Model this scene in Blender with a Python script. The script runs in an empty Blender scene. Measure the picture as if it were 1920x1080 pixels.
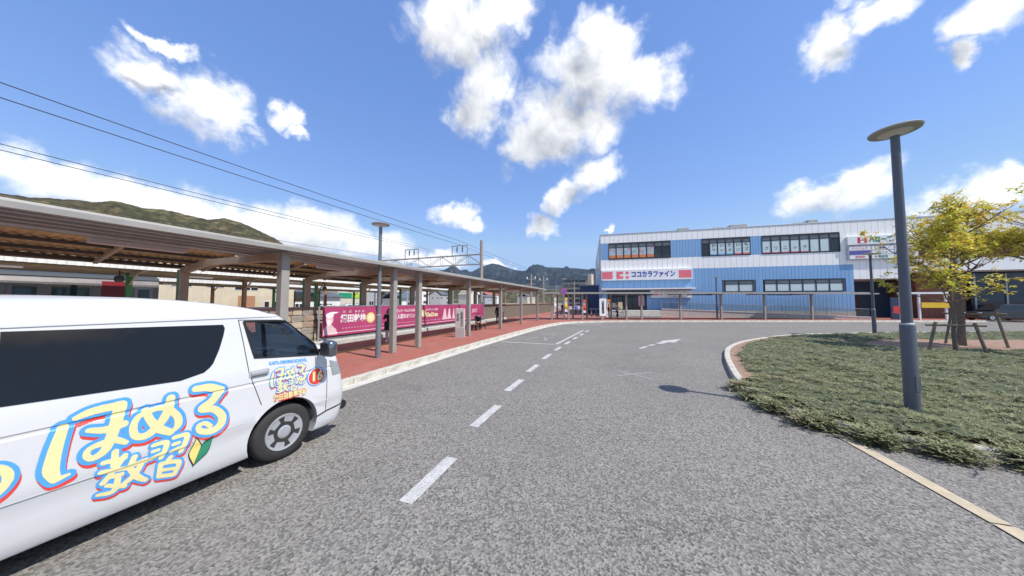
import bpy, bmesh, math, random
import numpy as np
from mathutils import Vector, Matrix, noise as mnoise
random.seed(7); rng = np.random.default_rng(7)
R = math.radians
scene = bpy.context.scene
C = scene.collection

# ------------------------------------------------------------------ camera
cam_d = bpy.data.cameras.new('camera'); cam = bpy.data.objects.new('camera', cam_d); C.objects.link(cam)
cam.location = (0, 0, 2.05); cam.rotation_euler = (R(90 + 2.757), 0, 0)
cam_d.sensor_width = 36; cam_d.lens = 10.125; cam_d.clip_start = .05; cam_d.clip_end = 9000
scene.camera = cam
scene.view_settings.view_transform = 'Standard'; scene.view_settings.look = 'None'
scene.view_settings.exposure = 0.5; scene.view_settings.gamma = 1

# ------------------------------------------------------------------ sun and sky
SUN_AZ, SUN_EL = 122.7, 55.0            # degrees clockwise from +Y, above the horizon
sd = Vector((math.sin(R(SUN_AZ)) * math.cos(R(SUN_EL)), math.cos(R(SUN_AZ)) * math.cos(R(SUN_EL)), math.sin(R(SUN_EL))))
sl = bpy.data.lights.new('sun', 'SUN'); sl.energy = 3.9; sl.angle = R(.53); sl.color = (1, .955, .89)
so = bpy.data.objects.new('sun', sl); C.objects.link(so); so.location = (30, -20, 40)
so.rotation_euler = sd.to_track_quat('Z', 'Y').to_euler()

world = bpy.data.worlds.new('World'); scene.world = world; world.use_nodes = True
wn, wl = world.node_tree.nodes, world.node_tree.links
wn.clear()
# clouds: azimuth, elevation, and the two half axes of an ellipse (degrees east, degrees up), converted from image pixels
CLOUDS = [(17.1,38.0,7.33,-1.59,-0.09,-5.23),(8.7,31.5,7.18,-0.71,-0.05,-5.79),(25.7,35.7,4.6,-1.37,-0.09,-3.78),(4.3,29.3,4.7,-0.23,-0.02,-4.31),(18.2,42.3,4.0,-0.96,-0.05,-2.75),(14.9,30.9,5.17,-0.78,-0.04,-3.23),(-9.9,44.0,6.27,0.59,0.05,-4.28),(-6.0,37.0,4.04,-0.7,-1.75,-5.87),(-1.1,46.7,3.82,-0.01,0.0,-2.24),(-8.7,33.5,3.13,0.24,0.02,-2.35),(15.8,23.4,4.46,1.03,0.72,-2.11),(10.1,20.1,3.17,2.33,1.25,-1.54),(5.9,14.8,2.56,-0.07,-0.01,-2.13),(-52.2,26.6,3.04,-0.35,-0.43,-1.88),(-46.9,25.2,3.02,-1.44,-1.16,-3.02),(-44.8,24.4,2.2,-0.15,-0.44,-2.06),(-51.0,30.3,2.35,-0.08,-0.25,-0.7),(-38.8,27.1,1.59,-0.48,-0.6,-1.55),(-37.6,25.6,1.12,0.37,0.03,-1.0),(-11.1,16.8,4.48,-0.16,-0.17,-1.8),(-8.0,15.1,2.04,0.07,0.01,-1.21),(-59.6,13.0,3.13,0.33,-0.06,-2.03),(-55.8,12.0,4.96,-0.03,-0.15,-2.49),(-49.8,11.7,6.52,-0.23,-0.21,-2.71),(-42.0,11.1,6.71,-0.13,-0.2,-2.81),(-34.7,11.0,7.39,-0.32,-0.29,-3.27),(-25.9,9.9,7.91,-0.15,-0.15,-2.64),(-16.6,8.2,7.91,0.3,0.02,-1.61),(-2.7,7.3,3.37,-0.28,-0.06,-0.74),(48.7,31.2,2.24,0.04,0.68,-2.69),(52.9,32.4,2.32,-0.11,0.43,-1.91),(60.0,27.7,2.19,-0.34,0.29,-2.18),(58.0,25.2,1.12,0.34,0.27,-1.13),(47.5,14.0,4.34,-0.5,0.07,-2.11),(51.2,14.9,2.97,-0.31,0.1,-1.95),(58.6,10.9,3.27,0.29,0.14,-1.98),(60.6,12.1,1.25,-0.02,0.06,-1.3),(19.1,13.7,1.35,0.26,0.14,-0.57)]
CLOUDS += [(72,20,6,0,0,-3),(80,34,6,1,0,-4),(-70,12,7,0,0,-2.6),(68,7,7,0,0,-2),(79,10,6,0,0,-2.4),(88,16,5,0,0,-2.5),(-78,38,6,-1,0,-4),(10,66,9,0,0,-6),(-30,60,7,0,0,-5)]
g = bpy.data.node_groups.new('cloud_field', 'ShaderNodeTree')
g.interface.new_socket('Vector', in_out='INPUT', socket_type='NodeSocketVector')
g.interface.new_socket('Field', in_out='OUTPUT', socket_type='NodeSocketFloat')
gn, gl = g.nodes, g.links
gi = gn.new('NodeGroupInput'); go = gn.new('NodeGroupOutput')
gab = gn.new('ShaderNodeVectorMath'); gab.operation = 'ABSOLUTE'; gl.new(gi.outputs[0], gab.inputs[0])
s1 = gn.new('ShaderNodeSeparateXYZ'); gl.new(gi.outputs[0], s1.inputs[0])
s2 = gn.new('ShaderNodeSeparateXYZ'); gl.new(gab.outputs[0], s2.inputs[0])
cb = gn.new('ShaderNodeCombineXYZ'); gl.new(s1.outputs[0], cb.inputs[0]); gl.new(s2.outputs[1], cb.inputs[1]); gl.new(s1.outputs[2], cb.inputs[2])
def gm(op, a, b=None):
    n = gn.new('ShaderNodeMath'); n.operation = op
    for i, q in enumerate((a, b)):
        if q is None: continue
        if isinstance(q, (int, float)): n.inputs[i].default_value = q
        else: gl.new(q, n.inputs[i])
    return n.outputs[0]
def gd(vec):
    n = gn.new('ShaderNodeVectorMath'); n.operation = 'DOT_PRODUCT'; gl.new(cb.outputs[0], n.inputs[0]); n.inputs[1].default_value = vec
    return n.outputs['Value']
acc = None
for az, el, ax, ay, bx_, by_ in CLOUDS:
    a, e = R(az), R(el)
    e1 = Vector((math.cos(a), -math.sin(a), 0)); e2 = Vector((-math.sin(a) * math.sin(e), -math.cos(a) * math.sin(e), math.cos(e)))
    k = 1.2
    m = Matrix(((R(ax) * k, R(bx_) * k), (R(ay) * k, R(by_) * k))).inverted()
    q1 = e1 * m[0][0] + e2 * m[0][1]; q2 = e1 * m[1][0] + e2 * m[1][1]
    al, be = gd(q1), gd(q2)
    d2 = gm('ADD', gm('MULTIPLY', al, al), gm('MULTIPLY', be, be))
    acc = d2 if acc is None else gm('MINIMUM', acc, d2)
gl.new(gm('SUBTRACT', 1.0, gm('SQRT', acc)), go.inputs[0])
def W_(t): return wn.new(t)
def wm(op, a, b=None, c=None):
    n = W_('ShaderNodeMath'); n.operation = op
    for i, q in enumerate((a, b, c)):
        if q is None: continue
        if isinstance(q, (int, float)): n.inputs[i].default_value = q
        else: wl.new(q, n.inputs[i])
    return n.outputs[0]
tc = W_('ShaderNodeTexCoord')
def cloud_density(vec):
    wn_ = W_('ShaderNodeTexNoise'); wn_.inputs['Scale'].default_value = 13; wn_.inputs['Detail'].default_value = 5; wn_.inputs['Roughness'].default_value = .6; wl.new(vec, wn_.inputs['Vector'])
    w1_ = W_('ShaderNodeVectorMath'); w1_.operation = 'SUBTRACT'; wl.new(wn_.outputs['Color'], w1_.inputs[0]); w1_.inputs[1].default_value = (.5, .5, .5)
    w2_ = W_('ShaderNodeVectorMath'); w2_.operation = 'MULTIPLY_ADD'; wl.new(w1_.outputs[0], w2_.inputs[0]); w2_.inputs[1].default_value = (.11, .11, .11); wl.new(vec, w2_.inputs[2])
    f = W_('ShaderNodeGroup'); f.node_tree = g; wl.new(w2_.outputs[0], f.inputs[0])
    n1 = W_('ShaderNodeTexNoise'); n1.inputs['Scale'].default_value = 14; n1.inputs['Detail'].default_value = 8; n1.inputs['Roughness'].default_value = .58; n1.inputs['Distortion'].default_value = .35
    wl.new(vec, n1.inputs['Vector'])
    f1 = wm('MAXIMUM', f.outputs[0], -1.2)
    return wm('ADD', wm('MULTIPLY', f1, 1.55), wm('MULTIPLY', wm('SUBTRACT', n1.outputs['Fac'], .49), 2.3)), f1
den, cf = cloud_density(tc.outputs['Generated'])
off = W_('ShaderNodeVectorMath'); off.operation = 'ADD'; wl.new(tc.outputs['Generated'], off.inputs[0]); off.inputs[1].default_value = (.05, -.03, .062)
den2, _cf = cloud_density(off.outputs[0])
mr = W_('ShaderNodeMapRange'); mr.interpolation_type = 'SMOOTHSTEP'; wl.new(den, mr.inputs[0]); mr.inputs[1].default_value = -.28; mr.inputs[2].default_value = 1.0
occ = W_('ShaderNodeMapRange'); wl.new(den2, occ.inputs[0]); occ.inputs[1].default_value = -.2; occ.inputs[2].default_value = 2.0; occ.inputs[3].default_value = 1; occ.inputs[4].default_value = 0
ccol = W_('ShaderNodeMix'); ccol.data_type = 'RGBA'; wl.new(occ.outputs[0], ccol.inputs[0])
ccol.inputs[6].default_value = (.22, .25, .31, 1); ccol.inputs[7].default_value = (.92, .92, .92, 1)
sky = W_('ShaderNodeTexSky'); sky.sky_type = 'NISHITA'; sky.sun_disc = False
sky.sun_elevation = R(SUN_EL); sky.sun_rotation = R(SUN_AZ); sky.air_density = 1.0; sky.dust_density = .0; sky.ozone_density = 3.0; sky.altitude = 20
gmm = W_('ShaderNodeGamma'); gmm.inputs[1].default_value = .5; wl.new(sky.outputs[0], gmm.inputs[0])
hs = W_('ShaderNodeHueSaturation'); hs.inputs['Hue'].default_value = .52; hs.inputs['Saturation'].default_value = 1.72; hs.inputs['Value'].default_value = 2.05; wl.new(gmm.outputs[0], hs.inputs['Color'])
mn = W_('ShaderNodeVectorMath'); mn.operation = 'MINIMUM'; wl.new(hs.outputs[0], mn.inputs[0]); mn.inputs[1].default_value = (2.0, 2.95, 4.5)
bg1 = W_('ShaderNodeBackground'); wl.new(mn.outputs[0], bg1.inputs[0]); bg1.inputs[1].default_value = .15
bg2 = W_('ShaderNodeBackground'); wl.new(ccol.outputs[2], bg2.inputs[0]); bg2.inputs[1].default_value = 1.0
mx = W_('ShaderNodeMixShader'); wl.new(mr.outputs[0], mx.inputs[0]); wl.new(bg1.outputs[0], mx.inputs[1]); wl.new(bg2.outputs[0], mx.inputs[2])
wo = W_('ShaderNodeOutputWorld'); wl.new(mx.outputs[0], wo.inputs[0])
world.cycles.sampling_method = 'NONE'
scene.cycles.max_bounces = 7; scene.cycles.diffuse_bounces = 3; scene.cycles.glossy_bounces = 3; scene.cycles.transparent_max_bounces = 10; scene.cycles.volume_bounces = 0

# ------------------------------------------------------------------ materials
MATS = {}
def nt_new(name):
    m = bpy.data.materials.new(name); m.use_nodes = True
    return m, m.node_tree.nodes, m.node_tree.links, m.node_tree.nodes['Principled BSDF']
def mixc(n, l, fac, a, b):
    x = n.new('ShaderNodeMix'); x.data_type = 'RGBA'
    if isinstance(fac, (int, float)): x.inputs[0].default_value = fac
    else: l.new(fac, x.inputs[0])
    for i, q in ((6, a), (7, b)):
        if isinstance(q, tuple): x.inputs[i].default_value = (*q[:3], 1)
        else: l.new(q, x.inputs[i])
    return x.outputs[2]
def noise(n, l, vec, scale, detail=4, rough=.55):
    t = n.new('ShaderNodeTexNoise'); t.inputs['Scale'].default_value = scale; t.inputs['Detail'].default_value = detail; t.inputs['Roughness'].default_value = rough
    l.new(vec, t.inputs['Vector']); return t.outputs['Fac']
def ramp(n, l, fac, lo, hi, a=0., b=1.):
    t = n.new('ShaderNodeMapRange'); l.new(fac, t.inputs[0]); t.inputs[1].default_value = lo; t.inputs[2].default_value = hi; t.inputs[3].default_value = a; t.inputs[4].default_value = b
    return t.outputs[0]
def bump(n, l, b, h, strength, dist=.01):
    t = n.new('ShaderNodeBump'); t.inputs['Strength'].default_value = strength; t.inputs['Distance'].default_value = dist; l.new(h, t.inputs['Height']); l.new(t.outputs[0], b.inputs['Normal'])
def M(name, col, rough=.6, var=.14, scale=2.5, metal=0., bmp=0., bscale=60, coat=0., streak=0.):
    if name in MATS: return MATS[name]
    m, n, l, b = nt_new(name)
    t = n.new('ShaderNodeTexCoord'); v = t.outputs['Object']
    f = noise(n, l, v, scale, 6, .62)
    hi = tuple(min(1, c * (1 + var)) for c in col); lo = tuple(c * (1 - var) for c in col)
    c = mixc(n, l, ramp(n, l, f, .3, .7), lo, hi)
    if streak:
        mp = n.new('ShaderNodeMapping'); mp.inputs['Scale'].default_value = (3.5, 3.5, .22); l.new(v, mp.inputs[0])
        sf = noise(n, l, mp.outputs[0], 1.6, 5, .6)
        c = mixc(n, l, ramp(n, l, sf, .5, .8, 0, streak), c, tuple(q * .45 for q in col))
    l.new(c, b.inputs['Base Color']); b.inputs['Metallic'].default_value = metal
    l.new(ramp(n, l, f, .2, .8, max(.02, rough - .08), min(1, rough + .08)), b.inputs['Roughness'])
    if coat: b.inputs['Coat Weight'].default_value = coat; b.inputs['Coat Roughness'].default_value = .06
    if bmp: bump(n, l, b, noise(n, l, v, bscale, 5), bmp)
    MATS[name] = m; return m
def glass(name, tint=(.8, .85, .85), amount=.85, rough=.02):
    if name in MATS: return MATS[name]
    m, n, l, b = nt_new(name); n.remove(b)
    tr = n.new('ShaderNodeBsdfTransparent'); tr.inputs[0].default_value = (*tint, 1)
    gs = n.new('ShaderNodeBsdfGlossy'); gs.inputs['Roughness'].default_value = rough
    fr = n.new('ShaderNodeFresnel'); fr.inputs[0].default_value = 1.5
    f2 = n.new('ShaderNodeMath'); f2.operation = 'ADD'; l.new(fr.outputs[0], f2.inputs[0]); f2.inputs[1].default_value = 1 - amount - .1 if amount < .9 else 0
    x = n.new('ShaderNodeMixShader'); l.new(f2.outputs[0], x.inputs[0]); l.new(tr.outputs[0], x.inputs[1]); l.new(gs.outputs[0], x.inputs[2])
    l.new(x.outputs[0], n['Material Output'].inputs[0]); MATS[name] = m; return m
def dark_glass(name, col, rough=.04):
    if name in MATS: return MATS[name]
    m, n, l, b = nt_new(name); t = n.new('ShaderNodeTexCoord')
    c = mixc(n, l, noise(n, l, t.outputs['Object'], .9, 3), tuple(q * .6 for q in col), tuple(q * 1.4 for q in col))
    l.new(c, b.inputs['Base Color']); b.inputs['Roughness'].default_value = rough; b.inputs['IOR'].default_value = 1.55 if 'tint' in name else 1.55
    MATS[name] = m; return m
def mat_asphalt():
    m, n, l, b = nt_new('asphalt'); v = n.new('ShaderNodeTexCoord').outputs['Object']
    vo = n.new('ShaderNodeTexVoronoi'); vo.inputs['Scale'].default_value = 52; l.new(v, vo.inputs['Vector'])
    sp = n.new('ShaderNodeSeparateColor'); l.new(vo.outputs['Color'], sp.inputs[0])
    st = mixc(n, l, ramp(n, l, sp.outputs[0], 0, 1), (.056, .052, .046), (.325, .302, .265))
    f1 = noise(n, l, v, 210, 2); st = mixc(n, l, ramp(n, l, f1, .45, .75, 0, .5), st, (.31, .29, .26))
    f2 = noise(n, l, v, .35, 6, .6); st = mixc(n, l, ramp(n, l, f2, .35, .7, 0, .32), st, (.10, .10, .10))
    f3 = noise(n, l, v, 2.2, 5, .7); st = mixc(n, l, ramp(n, l, f3, .5, .8, 0, .3), st, (.215, .20, .18))
    mp = n.new('ShaderNodeMapping'); mp.inputs['Rotation'].default_value = (0, 0, -R(69.2)); mp.inputs['Scale'].default_value = (.12, 1, 1); l.new(v, mp.inputs[0])
    st = mixc(n, l, ramp(n, l, noise(n, l, mp.outputs[0], .9, 4, .6), .42, .72, 0, .30), st, (.225, .212, .195))
    st = mixc(n, l, ramp(n, l, noise(n, l, v, 1.1, 7, .75), .60, .74, 0, .45), st, (.075, .072, .068))
    ve = n.new('ShaderNodeTexVoronoi'); ve.feature = 'DISTANCE_TO_EDGE'; ve.inputs['Scale'].default_value = .21; nz = n.new('ShaderNodeTexNoise'); nz.inputs['Scale'].default_value = 1.5; nz.inputs['Detail'].default_value = 6; l.new(v, nz.inputs['Vector'])
    av = n.new('ShaderNodeVectorMath'); av.operation = 'MULTIPLY_ADD'; l.new(nz.outputs['Color'], av.inputs[0]); av.inputs[1].default_value = (1.2, 1.2, 0); l.new(v, av.inputs[2]); l.new(av.outputs[0], ve.inputs['Vector'])
    st = mixc(n, l, ramp(n, l, ve.outputs['Distance'], 0, .006, .28, 0), st, (.05, .048, .046))
    l.new(st, b.inputs['Base Color']); b.inputs['Roughness'].default_value = .88; b.inputs['Specular IOR Level'].default_value = .3
    bump(n, l, b, vo.outputs['Distance'], .55, .012); MATS['asphalt'] = m; return m
def mat_paving():
    m, n, l, b = nt_new('red_brick_paving'); v = n.new('ShaderNodeTexCoord').outputs['Object']
    br = n.new('ShaderNodeTexBrick'); br.inputs['Scale'].default_value = 1; br.inputs['Brick Width'].default_value = .2; br.inputs['Row Height'].default_value = .1; br.inputs['Mortar Size'].default_value = .011
    br.inputs['Color1'].default_value = (.46, .125, .085, 1); br.inputs['Color2'].default_value = (.36, .095, .065, 1); br.inputs['Mortar'].default_value = (.15, .085, .07, 1)
    l.new(v, br.inputs['Vector'])
    c = mixc(n, l, ramp(n, l, noise(n, l, v, 1.3, 6, .65), .4, .75, 0, .6), br.outputs['Color'], (.24, .125, .10)); c = mixc(n, l, ramp(n, l, noise(n, l, v, .5, 5, .6), .5, .75, 0, .4), c, (.48, .25, .19))
    l.new(c, b.inputs['Base Color']); b.inputs['Roughness'].default_value = .85
    bump(n, l, b, br.outputs['Fac'], -.5, .004); MATS['paving'] = m; return m
def mat_forest(name, cols, scale=.05, bs=.12, bd=6):
    m, n, l, b = nt_new(name); v = n.new('ShaderNodeTexCoord').outputs['Object']
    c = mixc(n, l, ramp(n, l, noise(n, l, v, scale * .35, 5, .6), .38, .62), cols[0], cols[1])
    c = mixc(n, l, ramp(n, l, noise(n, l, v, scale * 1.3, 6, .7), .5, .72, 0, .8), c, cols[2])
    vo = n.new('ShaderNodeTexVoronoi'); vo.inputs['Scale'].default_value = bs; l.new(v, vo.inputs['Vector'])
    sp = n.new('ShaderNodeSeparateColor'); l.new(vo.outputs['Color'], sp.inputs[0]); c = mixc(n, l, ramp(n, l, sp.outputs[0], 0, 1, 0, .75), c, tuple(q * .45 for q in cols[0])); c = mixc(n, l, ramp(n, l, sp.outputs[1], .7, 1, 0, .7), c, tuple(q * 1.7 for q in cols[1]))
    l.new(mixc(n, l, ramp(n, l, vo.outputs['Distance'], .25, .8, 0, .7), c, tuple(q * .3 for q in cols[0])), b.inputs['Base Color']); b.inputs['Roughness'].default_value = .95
    b.inputs['Specular IOR Level'].default_value = .1
    bump(n, l, b, vo.outputs['Distance'], -1, bd); MATS[name] = m; return m
def mat_leaf(name, cols, scale, rough=.55, trans=.25, patch=None):
    m, n, l, b = nt_new(name); v = n.new('ShaderNodeTexCoord').outputs['Object']
    ge = n.new('ShaderNodeNewGeometry')
    c = mixc(n, l, ramp(n, l, noise(n, l, v, scale, 3, .6), .36, .64), cols[0], cols[1])
    c = mixc(n, l, ramp(n, l, ge.outputs['Random Per Island'], .55, 1), c, cols[2])
    if patch: c = mixc(n, l, ramp(n, l, noise(n, l, v, .8, 5, .65), .48, .68, 0, .75), c, patch)
    l.new(c, b.inputs['Base Color']); b.inputs['Roughness'].default_value = rough
    if trans:
        tl = n.new('ShaderNodeBsdfTranslucent'); l.new(c, tl.inputs[0]); x = n.new('ShaderNodeMixShader'); x.inputs[0].default_value = trans
        l.new(b.outputs[0], x.inputs[1]); l.new(tl.outputs[0], x.inputs[2]); l.new(x.outputs[0], n['Material Output'].inputs[0])
    MATS[name] = m; return m
ASPH = mat_asphalt(); PAVE = mat_paving()
def worn_paint(name, col, wear):
    m, n, l, b = nt_new(name); v = n.new('ShaderNodeTexCoord').outputs['Object']
    f = ramp(n, l, noise(n, l, v, 70, 4, .7), wear - .07, wear + .07); f2 = ramp(n, l, noise(n, l, v, 3.5, 5, .65), .35, .75, 0, .55)
    ad = n.new('ShaderNodeMath'); ad.operation = 'MAXIMUM'; l.new(f, ad.inputs[0]); l.new(f2, ad.inputs[1])
    l.new(mixc(n, l, ad.outputs[0], col, (.17, .16, .148)), b.inputs['Base Color']); b.inputs['Roughness'].default_value = .85; bump(n, l, b, noise(n, l, v, 120, 3), .4, .006); MATS[name] = m; return m
WHITE_LINE = worn_paint('road_paint', (.56, .555, .54), .565); WORN_LINE = worn_paint('worn_road_paint', (.34, .335, .32), .50)
CONC = M('concrete', (.52, .50, .45), .85, .16, 3, bmp=.25, bscale=50, streak=.2)
KERB = M('kerb_stone', (.48, .45, .385), .85, .3, 5, bmp=.3, bscale=70)
TAN = M('tan_edging', (.46, .38, .26), .85, .14, 6, bmp=.3)
SHEL = M('shelter_paint', (.31, .29, .262), .5, .1, 3)
SHELD = M('shelter_deck', (.30, .305, .30), .55, .14, 2)
SHELL = M('shelter_fascia', (.30, .285, .26), .5, .1, 2)
TANR = M('tan_corrugated', (.72, .52, .28), .65, .16, 1.5, streak=.15)
BEAM = M('brown_beam', (.36, .27, .185), .6, .14, 3)
GREENP = M('green_paint', (.04, .17, .055), .5, .12, 3)
POLE = M('grey_pole_paint', (.088, .1, .122), .4, .08, 6)
POLEL = M('light_grey_pole', (.15, .165, .185), .4, .08, 6)
DISC = M('lamp_disc', (.30, .29, .26), .5, .1, 3)
STEEL = M('galvanised_steel', (.42, .44, .45), .45, .12, 8, metal=.5)
RUST = M('rusty_steel', (.26, .13, .075), .75, .25, 6)
WIRE = M('cable_rubber', (.03, .03, .032), .6, .1)
WPAINT = M('white_paint', (.78, .78, .77), .45, .05)
WPANEL = M('white_siding', (.90, .885, .85), .5, .03, .8, streak=.06)
BPANEL = M('blue_siding', (.22, .40, .64), .45, .06, .6, streak=.3)
NAVY = M('navy_siding', (.035, .06, .12), .5, .1)
FRAME = M('dark_window_frame', (.025, .028, .03), .4, .1)
DGLASS = dark_glass('dark_glass', (.025, .03, .035)); GGLASS = dark_glass('grey_glass', (.12, .13, .14), .08)
BLIND = M('pale_blind', (.55, .66, .66), .5, .05, 1)
CLEAR = glass('clear_glass'); RAILG = glass('railing_glass', (.86, .9, .9), .9)
BLACK = M('black_plastic', (.018, .018, .02), .45, .15)
RUBBER = M('tyre_rubber', (.03, .029, .028), .8, .2, 20, bmp=.2)
ALU = M('wheel_silver', (.47, .48, .50), .35, .1, 8, metal=.4)
VANW = M('van_white', (.66, .66, .66), .28, .02, .6, coat=.6)
TINT = dark_glass('tinted_glass', (.004, .004, .006), .015)
LY = M('letter_yellow', (.83, .72, .36), .45, .04); LB = M('letter_blue', (.09, .36, .80), .45, .05); LR = M('letter_red', (.70, .06, .045), .45, .05)
SKIN = M('skin', (.55, .36, .27), .55, .06, 30)
HAIR = M('black_hair', (.015, .012, .011), .5, .3, 40)
BARK = M('bark', (.16, .125, .095), .9, .3, 14, bmp=.7, bscale=35)
WOODS = M('stake_wood', (.20, .165, .12), .9, .25, 9, bmp=.4)
TOPOLE = M('concrete_pole', (.30, .26, .22), .85, .15, 5)
RED = M('red_paint', (.60, .05, .05), .5, .06); PINK = M('sign_pink', (.78, .17, .21), .45, .05, 1); BLUE = M('sign_blue', (.02, .06, .36), .45, .05)
GREEN = M('sign_green', (.01, .24, .13), .5, .05); YEL = M('sign_yellow', (.80, .50, .03), .5, .05); SIGNW = M('sign_white', (.80, .80, .79), .4, .03, 1)
MAG = M('banner_magenta', (.42, .055, .155), .55, .16, .7); GOLD = M('banner_gold', (.78, .62, .18), .5, .12, 6); PALE = M('banner_pale', (.78, .55, .58), .55, .12, 4); BWHITE = M('banner_white', (.84, .80, .80), .5, .03)

# ------------------------------------------------------------------ mesh helpers
class MB:
    def __init__(s): s.v = []; s.f = []; s.m = []
    def add(s, vs, fs, mi=0):
        o = len(s.v); s.v += [tuple(p) for p in vs]; s.f += [tuple(i + o for i in q) for q in fs]; s.m += [mi] * len(fs); return s
    def box(s, x0, x1, y0, y1, z0, z1, mi=0):
        return s.add([(x0,y0,z0),(x1,y0,z0),(x1,y1,z0),(x0,y1,z0),(x0,y0,z1),(x1,y0,z1),(x1,y1,z1),(x0,y1,z1)],
                     [(0,3,2,1),(4,5,6,7),(0,1,5,4),(1,2,6,5),(2,3,7,6),(3,0,4,7)], mi)
    def bbox(s, x0, x1, y0, y1, z0, z1, b=.02, mi=0):      # chamfered box
        bm = bmesh.new(); r = bmesh.ops.create_cube(bm, size=1)
        for v in bm.verts: v.co = Vector(((x0+x1)/2 + v.co.x*(x1-x0), (y0+y1)/2 + v.co.y*(y1-y0), (z0+z1)/2 + v.co.z*(z1-z0)))
        bmesh.ops.bevel(bm, geom=list(bm.edges), offset=b, segments=2, profile=.5, affect='EDGES')
        s.bm(bm, mi); bm.free(); return s
    def bm(s, bm, mi=0):
        bm.verts.index_update(); return s.add([v.co[:] for v in bm.verts], [[v.index for v in f.verts] for f in bm.faces], mi)
    def bar(s, p, q, w, h=None, mi=0, up=(0,0,1)):          # square bar between two points
        p, q = Vector(p), Vector(q); h = h or w; d = (q - p).normalized(); u = Vector(up)
        if abs(d.dot(u)) > .97: u = Vector((0,1,0))
        a = d.cross(u).normalized() * w / 2; b = a.cross(d).normalized() * h / 2
        return s.add([p-a-b, p+a-b, p+a+b, p-a+b, q-a-b, q+a-b, q+a+b, q-a+b], [(0,3,2,1),(4,5,6,7),(0,1,5,4),(1,2,6,5),(2,3,7,6),(3,0,4,7)], mi)
    def tube(s, pts, r, n=8, mi=0, caps=True):
        pts = [Vector(p) for p in pts]; rs = r if isinstance(r, (list, tuple)) else [r] * len(pts); vs = []; fs = []
        prev = None
        for i, p in enumerate(pts):
            d = (pts[min(i+1, len(pts)-1)] - pts[max(i-1, 0)]).normalized()
            a = prev if prev is not None else (Vector((0,0,1)) if abs(d.z) < .9 else Vector((1,0,0)))
            x = (a - d * a.dot(d)).normalized(); y = d.cross(x); prev = x
            for k in range(n):
                t = 2 * math.pi * k / n; vs.append(p + (x * math.cos(t) + y * math.sin(t)) * rs[i])
        for i in range(len(pts) - 1):
            for k in range(n): fs.append((i*n+k, i*n+(k+1) % n, (i+1)*n+(k+1) % n, (i+1)*n+k))
        if caps: fs.append(tuple(reversed(range(n)))); fs.append(tuple(range((len(pts)-1)*n, len(pts)*n)))
        return s.add(vs, fs, mi)
    def lathe(s, prof, n=24, c=(0,0,0), axis='z', mi=0):    # profile: (radius, height)
        vs = []; fs = []
        for r, h in prof:
            for k in range(n):
                t = 2 * math.pi * k / n; a, b = r * math.cos(t), r * math.sin(t)
                p = (a, b, h) if axis == 'z' else (a, h, b) if axis == 'y' else (h, a, b)
                vs.append((p[0]+c[0], p[1]+c[1], p[2]+c[2]))
        for i in range(len(prof) - 1):
            for k in range(n): fs.append((i*n+k, i*n+(k+1) % n, (i+1)*n+(k+1) % n, (i+1)*n+k))
        fs.append(tuple(reversed(range(n)))); fs.append(tuple(range((len(prof)-1)*n, len(prof)*n)))
        return s.add(vs, fs, mi)
    def prism(s, poly, h0, h1, axis='z', mi=0):
        n = len(poly); f = {'z': lambda a, b, h: (a, b, h), 'y': lambda a, b, h: (a, h, b), 'x': lambda a, b, h: (h, a, b)}[axis]
        vs = [f(a, b, h0) for a, b in poly] + [f(a, b, h1) for a, b in poly]
        return s.add(vs, [tuple(reversed(range(n))), tuple(range(n, 2*n))] + [(i, (i+1) % n, n+(i+1) % n, n+i) for i in range(n)], mi)
    def torus(s, c, Rr, r, axis='y', n=28, k=8, mi=0):
        vs = []; fs = []
        for i in range(n):
            t = 2*math.pi*i/n
            for j in range(k):
                u = 2*math.pi*j/k; a = (Rr + r*math.cos(u)); p = (a*math.cos(t), a*math.sin(t), r*math.sin(u))
                p = {'z': p, 'y': (p[0], p[2], p[1]), 'x': (p[2], p[0], p[1])}[axis]
                vs.append((p[0]+c[0], p[1]+c[1], p[2]+c[2]))
        for i in range(n):
            for j in range(k): fs.append((i*k+j, ((i+1) % n)*k+j, ((i+1) % n)*k+(j+1) % k, i*k+(j+1) % k))
        return s.add(vs, fs, mi)
    def build(s, name, mats, parent=None, smooth=0, fix=True, **tags):
        me = bpy.data.meshes.new(name); me.from_pydata(s.v, [], s.f)
        if not isinstance(mats, (list, tuple)): mats = [mats]
        for m in mats: me.materials.append(m)
        if len(mats) > 1: me.polygons.foreach_set('material_index', s.m)
        if fix:
            bm = bmesh.new(); bm.from_mesh(me); bmesh.ops.recalc_face_normals(bm, faces=bm.faces); bm.to_mesh(me); bm.free()
        if smooth: smooth_mesh(me, smooth)
        o = bpy.data.objects.new(name, me); C.objects.link(o)
        if parent: o.parent = parent
        for k, v in tags.items(): o[k] = v
        return o
def smooth_mesh(me, ang):
    me.polygons.foreach_set('use_smooth', [True] * len(me.polygons))
    bm = bmesh.new(); bm.from_mesh(me); a = R(ang)
    for e in bm.edges:
        if len(e.link_faces) == 2 and e.calc_face_angle(0) > a: e.smooth = False
    bm.to_mesh(me); bm.free()
def empty(name, loc, rz=0, label=None, cat=None, group=None):
    o = bpy.data.objects.new(name, None); C.objects.link(o); o.location = loc; o.rotation_euler = (0, 0, rz); o.empty_display_size = .2
    return tag(o, label, cat, group)
def tag(o, label=None, cat=None, group=None, kind=None):
    if label: o['label'] = label
    if cat: o['category'] = cat
    if group: o['group'] = group
    if kind: o['kind'] = kind
    return o
def copy_tree(o, parent=None):
    c = o.copy(); C.objects.link(c)
    if parent: c.parent = parent
    for ch in list(o.children): copy_tree(ch, c)
    return c
def piece(src, parent, loc=None, name=None):
    c = src.copy(); C.objects.link(c); c.parent = parent
    if loc: c.location = loc
    return c
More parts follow.
